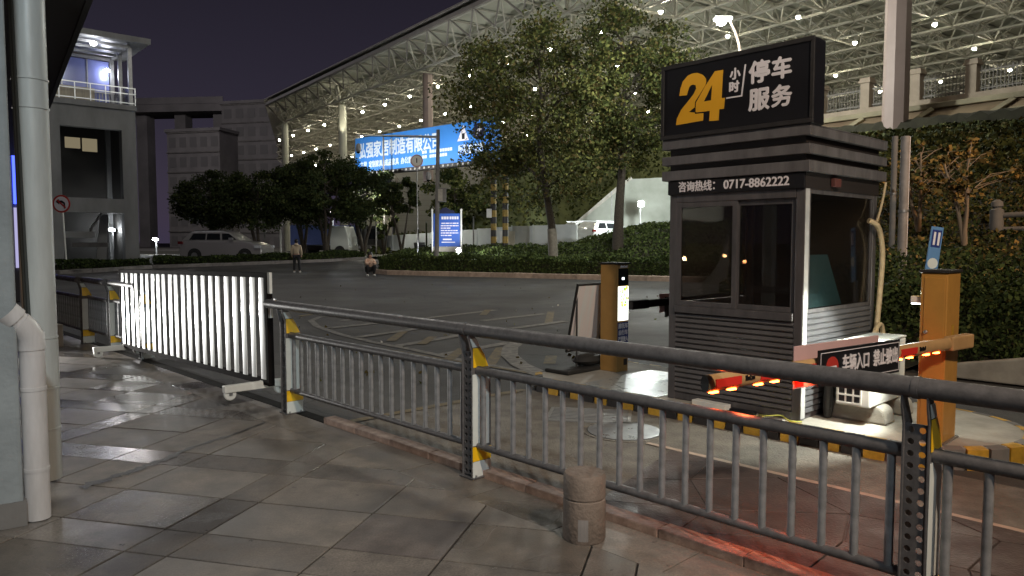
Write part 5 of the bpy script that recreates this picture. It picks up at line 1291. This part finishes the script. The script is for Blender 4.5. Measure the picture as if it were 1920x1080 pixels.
for k in range(1, 3): MB().box(.3 + k * 1.35, .36 + k * 1.35, dpt - .10, dpt - .061, PZ + .1, 12.45).build('mullion', M['metal'], TW)
MB().box(tl - .14, tl - .11, .25, dpt - .25, PZ + .1, PZ + 1.2).build('side_glazing', M['glassc'], TW)
tr_ = MB()
for z in (.10, .62, .95): tr_.box(.0, tl, -.05, .0, PZ + z, PZ + z + .05)
tr_.build('rail', M['steel'], TW)
for k in range(7): MB().box(k * tl / 6 - .02, k * tl / 6 + .03, -.05, -.0, PZ, PZ + 1.0).build('rail_post', M['steel'], TW)
MB().box(.15, 2.55, .25, .30, PZ + .08, PZ + .78).build('bamboo_screen', mat('tan screen', (.34, .30, .22), .8, col2=(.22, .19, .14), scale=3, stretch=(6, 1, .2)), TW)
for k in range(24): MB().box(.2 + k * .18, .23 + k * .18, dpt - .12, dpt - .09, PZ, PZ + 1.25).build('baluster', M['metal'], TW)
MB().box(.2, 4.4, dpt - .14, dpt - .07, PZ + 1.25, PZ + 1.31).build('rear_rail', M['metal'], TW)
MB().box(.4, 1.9, dpt + .3, dpt + .45, PZ + 1.30, PZ + 1.42).build('orange_lamp', M['lampwarm'], TW)
MB().box(-.9, -.0, dpt - .3, dpt - .2, PZ, PZ + .75).build('blue_panel', M['neonb'], TW)
MB().path([(1.35, .9, 12.5), (1.35, .9, 11.95), (1.35, .9, 11.75)], [.03, .03, .12], 8).build('hanging_fixture', M['whitepl'], TW)

# lit shopfront glimpsed between pier and pipe
t = thing('shopfront', 'distant shopfront with blue neon and violet lit windows', 'building', (-13.4, 19.6, 0), 30)
MB().box(-3, .42, .1, 1, 0, 6.2).build('wall', M['facade'], t)
MB().box(.22, .40, -.05, .09, 2.6, 4.1).build('neon_sign', M['neonb'], t)
for k in range(3): MB().box(-.35 + k * .28, -.22 + k * .28, .04, .095, .9, 2.5).build('window', M['shopw'], t)

# far buildings
def far_building(label, loc, rz, wx, wy, hz, nx, nz, name='apartment_block'):
    t = thing(name, label, 'building', loc, rz); MB().box(0, wx, 0, wy, 0, hz).build('wall', M['facade'], t); pw = None
    MB().box(-.4, wx + .4, -.4, wy, hz, hz + .6).build('parapet', M['facade'], t)
    for j in range(nz):
        MB().box(-.1, wx, -.25, -.01, (j + 1) * hz / nz - .3, (j + 1) * hz / nz - .05).build('floor_band', M['concd'], t)
        for i in range(nx):
            if pw is None: pw = MB().box(0, wx / nx * .62, -.06, -.005, 0, hz / nz * .5).build('window', M['facadew'], t); o = pw
            else: o = pw.copy(); COL.objects.link(o)
            o.location = ((i + .2) * wx / nx, 0, (j + .22) * hz / nz)
far_building('dim grey gridded office block left of the canopy end', (-62, 160, 0), -14, 17, 14, 31, 6, 8)
far_building('dim lower rounded office block beside the gridded one', (-72, 156, 0), -14, 12.5, 12, 24.5, 5, 6)
t = thing('flyover', 'dim long flyover deck behind the stair tower', 'bridge', (-95, 165, 0), -6)
MB().box(0, 33, 0, 9, 30, 31.6).build('deck', M['facade'], t); MB().box(0, 33, -.3, -.1, 31.6, 33).build('parapet', M['facade'], t)
for k in range(4): MB().box(2 + k * 9, 4.5 + k * 9, 3, 6, 0, 30).build('pier', M['facade'], t)
lamp('POINT', (-60, 115, 34), 9000, (1, .93, .92), 1.0, name='city_fill_light')  # added light without a lamp of its own, lifts the far buildings

# ------------------------------------------------------------------ vehicles
def car(name, label, loc, rz, L_, Wd, H, paint, cat='car', group=None):
    t = thing(name, label, cat, loc, rz, group); w = Wd / 2
    prof = [(0, .42), (.02, .72), (.10, .95), (.16, 1.20), (L_ * .70, 1.20), (L_ * .86, 1.12), (L_ * .95, .98), (L_, .75), (L_, .34), (L_ * .9, .26), (.12, .26)]
    k = H / 1.75
    MB().prism([(a, b * k) for a, b in prof], -w, w, fXZ).build('body', paint, t, bev=.06)
    gh = [(.17, 1.20), (.55, 1.60), (.72, 1.70), (L_ * .48, 1.74), (L_ * .59, 1.66), (L_ * .74, 1.20)]
    mb = MB(); n = len(gh); vs = [(a, -w + .04 + (b - 1.20) * .3, b * k - .002) for a, b in gh] + [(a, w - .04 - (b - 1.20) * .3, b * k - .002) for a, b in gh]
    mb.add(vs, [list(range(n)), list(range(n, 2 * n))[::-1]] + [(i, n + i, n + (i + 1) % n, (i + 1) % n) for i in range(n)]); mb.build('cabin', paint, t, bev=.03)
    for s in (-1, 1):
        for a0, a1, b0, b1 in ((.62, .33 * L_ - .05, .85, .33 * L_ - .05), (.33 * L_ + .03, .50 * L_, .33 * L_ + .03, .49 * L_), (.525 * L_, .70 * L_, .515 * L_, .60 * L_)):
            y0 = s * (w - .04 - .04 * .3 + .006); y1 = s * (w - .04 - .40 * .3 + .006)
            mb = MB(); mb.add([(a0, y0, 1.24 * k), (a1, y0, 1.24 * k), (b1, y1, 1.60 * k), (b0, y1, 1.60 * k)], [(0, 1, 2, 3) if s < 0 else (3, 2, 1, 0)]); mb.build('side_window', M['carglass'], t)
        for cx in (.19 * L_, .80 * L_):
            ar = MB().lathe([(.41 * k, -.01), (.41 * k, .02), (.02, .02)], 18, M=Matrix.Translation((cx, s * (w + .002), .36 * k)) @ Matrix.Rotation(R(90 * s), 4, 'X')).build('wheel_arch', M['tyre'], t)
            wh = MB().lathe([(.18, -.1), (.33 * k, -.1), (.345 * k, -.06), (.345 * k, .06), (.33 * k, .1), (.2, .1)], 18, M=Matrix.Translation((cx, s * (w - .06), .345 * k)) @ Matrix.Rotation(R(90), 4, 'X')).build('wheel', M['tyre'], t, True)
            MB().lathe([(.2, 0), (.19, .025), (.05, .035)], 10, M=Matrix.Translation((cx, s * (w + .042), .345 * k)) @ Matrix.Rotation(R(90 * s), 4, 'X')).build('rim', M['metal'], wh, True)
        MB().box(-.02, .28, s * w - .10, s * w + .012, 1.0 * k, 1.16 * k).build('tail_light', M['taill'], t)
        MB().box(L_ - .38, L_ + .005, s * w - .16, s * w + .012, .78 * k, .93 * k).build('headlight', M['headl'], t)
        MB().box(.6, L_ * .52, s * (w - .24) - .02, s * (w - .24) + .02, 1.735 * k, 1.78 * k).build('roof_rail', M['metal'], t)
        MB().box(L_ * .62, L_ * .665, s * w - .02 if s > 0 else s * w - .16, s * w + .16 if s > 0 else s * w + .02, 1.22 * k, 1.36 * k).build('mirror', paint, t)
    return t
xx = lambda px, y: (px - 960) / FPX * y
car('parked_suv', 'silver sport utility car parked under the dark terrace trees', (xx(352, 45.6), 45.6, .42), -4, 5.1, 2.0, 1.86, M['carsilver'])
car('parked_van', 'white car with dark glass behind the bank, left of the pair', (xx(1056, 52), 52, 1.25), 24, 4.6, 1.8, 1.80, M['carwhite'], group='white cars behind the bank')
car('parked_van', 'white car with dark glass behind the bank, right of the pair', (xx(1092, 50.6), 50.6, 1.25), 40, 4.6, 1.8, 1.82, M['carwhite'], group='white cars behind the bank')
def truck(label, loc, rz, bodym):
    t = thing('parked_truck', label, 'truck', loc, rz, 'trucks parked behind the trees')
    MB().prism([(0, .5), (1.5, .5), (1.5, 2.25), (.35, 2.25), (.08, 1.45)], -.95, .95, fXZ).build('cab', M['carwhite'], t, bev=.06)
    MB().box(.5, 1.15, -.962, -.952, 1.35, 2.05).build('side_window', M['carglass'], t); MB().prism([(.12, 1.45), (.36, 2.2), (.34, 2.2), (.10, 1.45)], -.8, .8, fXZ).build('windscreen', M['carglass'], t)
    MB().box(1.6, 4.6, -1.0, 1.0, .85, 2.35).build('cargo_body', bodym, t, bev=.03); MB().box(.2, 4.6, -.4, .4, .45, .80).build('chassis', M['blk'], t)
    for cx in (.75, 3.7):
        for s in (-1, 1): MB().lathe([(.15, -.12), (.40, -.12), (.40, .12), (.15, .12)], 16, M=Matrix.Translation((cx, s * .85, .40)) @ Matrix.Rotation(R(90), 4, 'X')).build('wheel', M['tyre'], t, True)
    MB().box(-.03, .1, -.9, .9, .45, .7).build('bumper', M['carwhite'], t); MB().box(-.02, .05, -.85, -.55, .75, .92).box(-.02, .05, .55, .85, .75, .92).build('headlight', M['headl'], t)
truck('white cab truck with a blue body behind the pedestrian', (xx(568, 58), 58, .55), 6, M['truckblue'])
truck('white cab truck half hidden behind the tallest dark tree', (xx(664, 56), 56, .55), 172, M['truckblue'])
t = thing('parked_bus', 'dark lorry front beside the white truck', 'truck', (xx(668, 57), 57, .55), 0)
MB().box(0, 1.7, 0, 4, .5, 2.3).build('cab', M['blk'], t, bev=.05); MB().box(.1, 1.6, -.02, -.003, 1.3, 2.1).build('windscreen', M['carglass'], t); MB().box(0, 1.7, -.05, -.003, .5, .85).build('bumper', M['concd'], t)
MB().box(.2, .6, -.07, -.052, .58, .75).box(1.1, 1.5, -.07, -.052, .58, .75).build('headlight', M['headl'], t)
for cx in (.2, 1.3): MB().box(cx, cx + .25, .4, 1.2, 0, .55).build('wheel', M['tyre'], t)
t = thing('parked_scooter', 'dark scooter parked before the white site wall', 'scooter', (xx(785, 48.5), 48.5, .75), 20)
for cx in (0, 1.2): MB().lathe([(.1, -.05), (.24, -.05), (.24, .05), (.1, .05)], 14, M=Matrix.Translation((cx, 0, .24)) @ Matrix.Rotation(R(90), 4, 'X')).build('wheel', M['tyre'], t, True)
MB().prism([(-.2, .4), (.4, .35), (.9, .3), (1.1, .5), (1.0, .9), (.95, .9), (.85, .45), (.45, .5), (.4, .72), (-.3, .75)], -.14, .14, fXZ).build('body', M['blk'], t, bev=.03)
MB().tube((1.12, 0, .4), (.92, 0, 1.05), .03, 6).tube((.92, -.3, 1.05), (.92, .3, 1.05), .02, 6).build('handlebar', M['metal'], t); MB().box(-.3, .4, -.13, .13, .75, .83).build('seat', M['rubber'], t, bev=.03)

P_ = [(*G(random.uniform(540, 1240), random.uniform(525, 720)), -.008) for _ in range(90)]
P_ = [p for p in P_ if nof(p[0], p[1]) < 2.3 or p[1] > 9.5 or nof(p[0], p[1]) > 4.3]
tag(leafmesh('fallen_leaves', P_, .035, [M['leafy'], M['leafl'], M['white']], (4, 2, 1), None, 77, aspect=.8), 'scattered fallen leaves and litter on the road', kind='stuff')
# lamps among the trees
for lb, px, py, y, pw, nm in (('lamp glowing low among trees right of the stair tower', 293, 447, 52, 130, 'yard_lamp'), ('bright lamp seen through the tallest dark tree', 625, 397, 63, 260, 'yard_lamp'), ('small lamp inside the stair tower foot', 212, 429, 44.5, 20, 'yard_lamp')):
    z = CAM_H + (455 - py) / FPX * y; x = xx(px, y)
    t = thing(nm, lb, 'lamp', (x, y, .5)); MB().tube((0, .1, 0), (0, .1, z - .6), .05, 6).build('pole', M['metal'], t)
    MB().box(-.2, .2, 0, .2, z - .66, z - .52).build('head', M['metal'], t); MB().lathe([(.03, -.16), (.13, -.1), (.13, 0), (.05, .04)], 10, c=(0, -.08, z - .5)).build('bulb', M['lampc'], t, True)
    lamp('POINT', (x, y - .6, z), pw, (.9, .96, 1), .15, name='yard_lamp_glow')
for i, (px, y) in enumerate([(527, 50), (497, 51)]):
    t = thing('pale_post', ['slim pale post right of the silver car', 'slim dim post behind the silver car bonnet'][i], 'post', (xx(px, y), y, .6)); MB().tube((0, 0, 0), (0, 0, 2.1 if i == 0 else 1.7), .06, 8).build('pole', M['white'] if i == 0 else M['concd'], t); MB().tube((0, 0, 2.1 if i == 0 else 1.7), (.12, 0, 2.2 if i == 0 else 1.75), .05, 6).build('top', M['white'], t)

# ------------------------------------------------------------------ people
def skin_mesh(name, verts, edges, radii, material, parent, sub=2):
    me = bpy.data.meshes.new(name); me.from_pydata(verts, edges, []); o = bpy.data.objects.new(name, me); COL.objects.link(o)
    md = o.modifiers.new('skin', 'SKIN'); md.use_smooth_shade = True
    for i, r_ in enumerate(radii):
        sv = me.skin_vertices[0].data[i]; sv.radius = r_ if isinstance(r_, tuple) else (r_, r_); sv.use_root = (i == 0)
    sd = o.modifiers.new('sub', 'SUBSURF'); sd.levels = sub; sd.render_levels = sub
    bpy.context.view_layer.update()
    m2 = bpy.data.meshes.new_from_object(o.evaluated_get(bpy.context.evaluated_depsgraph_get())); bpy.data.objects.remove(o)
    m2.materials.clear(); m2.materials.append(material)
    m2.polygons.foreach_set('use_smooth', [True] * len(m2.polygons))
    q = bpy.data.objects.new(name, m2); COL.objects.link(q); q.parent = parent; return q
p1 = thing('person', 'person seen from behind in a cream jacket and black trousers, standing on the road', 'person', (-11.32, 38.9, 0), 8)
V = [(0, 0, .92), (0, .0, 1.12), (0, .01, 1.34), (0, .02, 1.46), (0, .03, 1.58), (0, .03, 1.70),
     (-.19, .01, 1.38), (-.25, -.02, 1.12), (-.24, .05, .88), (-.235, .07, .80), (.19, .01, 1.38), (.25, -.02, 1.12), (.24, .05, .88), (.235, .07, .80),
     (-.10, 0, .86), (-.12, .02, .48), (-.13, .0, .08), (-.135, .12, .04), (.10, 0, .86), (.13, -.02, .48), (.15, -.03, .08), (.17, .08, .04)]
Ed = [(0, 1), (1, 2), (2, 3), (3, 4), (4, 5), (2, 6), (6, 7), (7, 8), (8, 9), (2, 10), (10, 11), (11, 12), (12, 13), (0, 14), (14, 15), (15, 16), (16, 17), (0, 18), (18, 19), (19, 20), (20, 21)]
Rr = [(.15, .11), (.14, .10), (.16, .10), .055, .085, .075, .06, .048, .04, .04, .06, .048, .04, .04, .085, .06, .045, .04, .085, .06, .045, .04]
skin_mesh('body', V, Ed, Rr, M['skin'], p1)
skin_mesh('jacket', V[:4] + V[6:9] + V[10:13], [(0, 1), (1, 2), (2, 3), (2, 4), (4, 5), (5, 6), (2, 7), (7, 8), (8, 9)], [(.185, .135), (.175, .13), (.19, .125), .085, .085, .068, .058, .085, .068, .058], M['jacket'], p1)
skin_mesh('trousers', [V[0], V[14], V[15], V[16], V[18], V[19], V[20]], [(0, 1), (1, 2), (2, 3), (0, 4), (4, 5), (5, 6)], [(.16, .12), .10, .078, .062, .10, .078, .062], M['trous'], p1)
for s, a in ((-1, (-.135, .05, .0)), (1, (.16, .01, .0))):
    mb = MB(); mb.lathe([(.05, 0), (.062, .02), (.055, .07), (.03, .09)], 12); mb.v = [(a[0] + v[0], a[1] + .02 + v[1] * 2.1, v[2]) for v in mb.v]; mb.build('shoe', M['shoe'], p1, True)
mb = MB(); mb.lathe([(.03, -.10), (.085, -.08), (.108, .0), (.095, .07), (.03, .115)], 16, c=(0, .01, 1.65)); mb.build('hair', M['hair'], p1, True)
mb = MB(); mb.lathe([(.09, -.05), (.12, -.01), (.11, .04), (.07, .07)], 14, c=(0, -.04, 1.46)); mb.build('hood', M['jacket'], p1, True)
p2 = thing('person', 'person squatting by the kerb in an orange and white patterned top', 'person', (-6.75, 35.0, 0), 25)
V = [(0, 0, .34), (0, -.05, .52), (0, -.12, .72), (0, -.16, .82), (0, -.19, .92), (0, -.21, 1.03),
     (-.17, -.12, .74), (-.22, -.30, .58), (-.10, -.45, .60), (-.04, -.47, .64), (.17, -.12, .74), (.22, -.30, .58), (.10, -.45, .60), (.04, -.47, .64),
     (-.10, -.06, .32), (-.17, -.42, .50), (-.15, -.22, .09), (-.16, -.36, .04), (.10, -.06, .32), (.17, -.42, .50), (.15, -.22, .09), (.16, -.36, .04)]
skin_mesh('body', V, Ed, Rr, M['skin'], p2)
skin_mesh('patterned_top', V[:4] + V[6:9] + V[10:13], [(0, 1), (1, 2), (2, 3), (2, 4), (4, 5), (5, 6), (2, 7), (7, 8), (8, 9)], [(.18, .15), (.185, .14), (.18, .125), .08, .085, .07, .055, .085, .07, .055], M['patt'], p2)
skin_mesh('trousers', [V[0], V[14], V[15], V[16], V[18], V[19], V[20]], [(0, 1), (1, 2), (2, 3), (0, 4), (4, 5), (5, 6)], [(.16, .13), .11, .08, .062, .11, .08, .062], M['trous'], p2)
for a in ((-.16, -.28), (.16, -.28)):
    mb = MB(); mb.lathe([(.05, 0), (.06, .02), (.055, .07), (.03, .09)], 12); mb.v = [(a[0] + v[0], a[1] + v[1] * 2.0, v[2]) for v in mb.v]; mb.build('shoe', M['shoe'], p2, True)
mb = MB(); mb.path([(0, -.20, 1.12), (0, -.15, 1.05), (.02, -.06, .86), (.04, .0, .62)], [.05, .115, .12, .06], 14); mb.build('long_hair', M['hair'], p2, True)
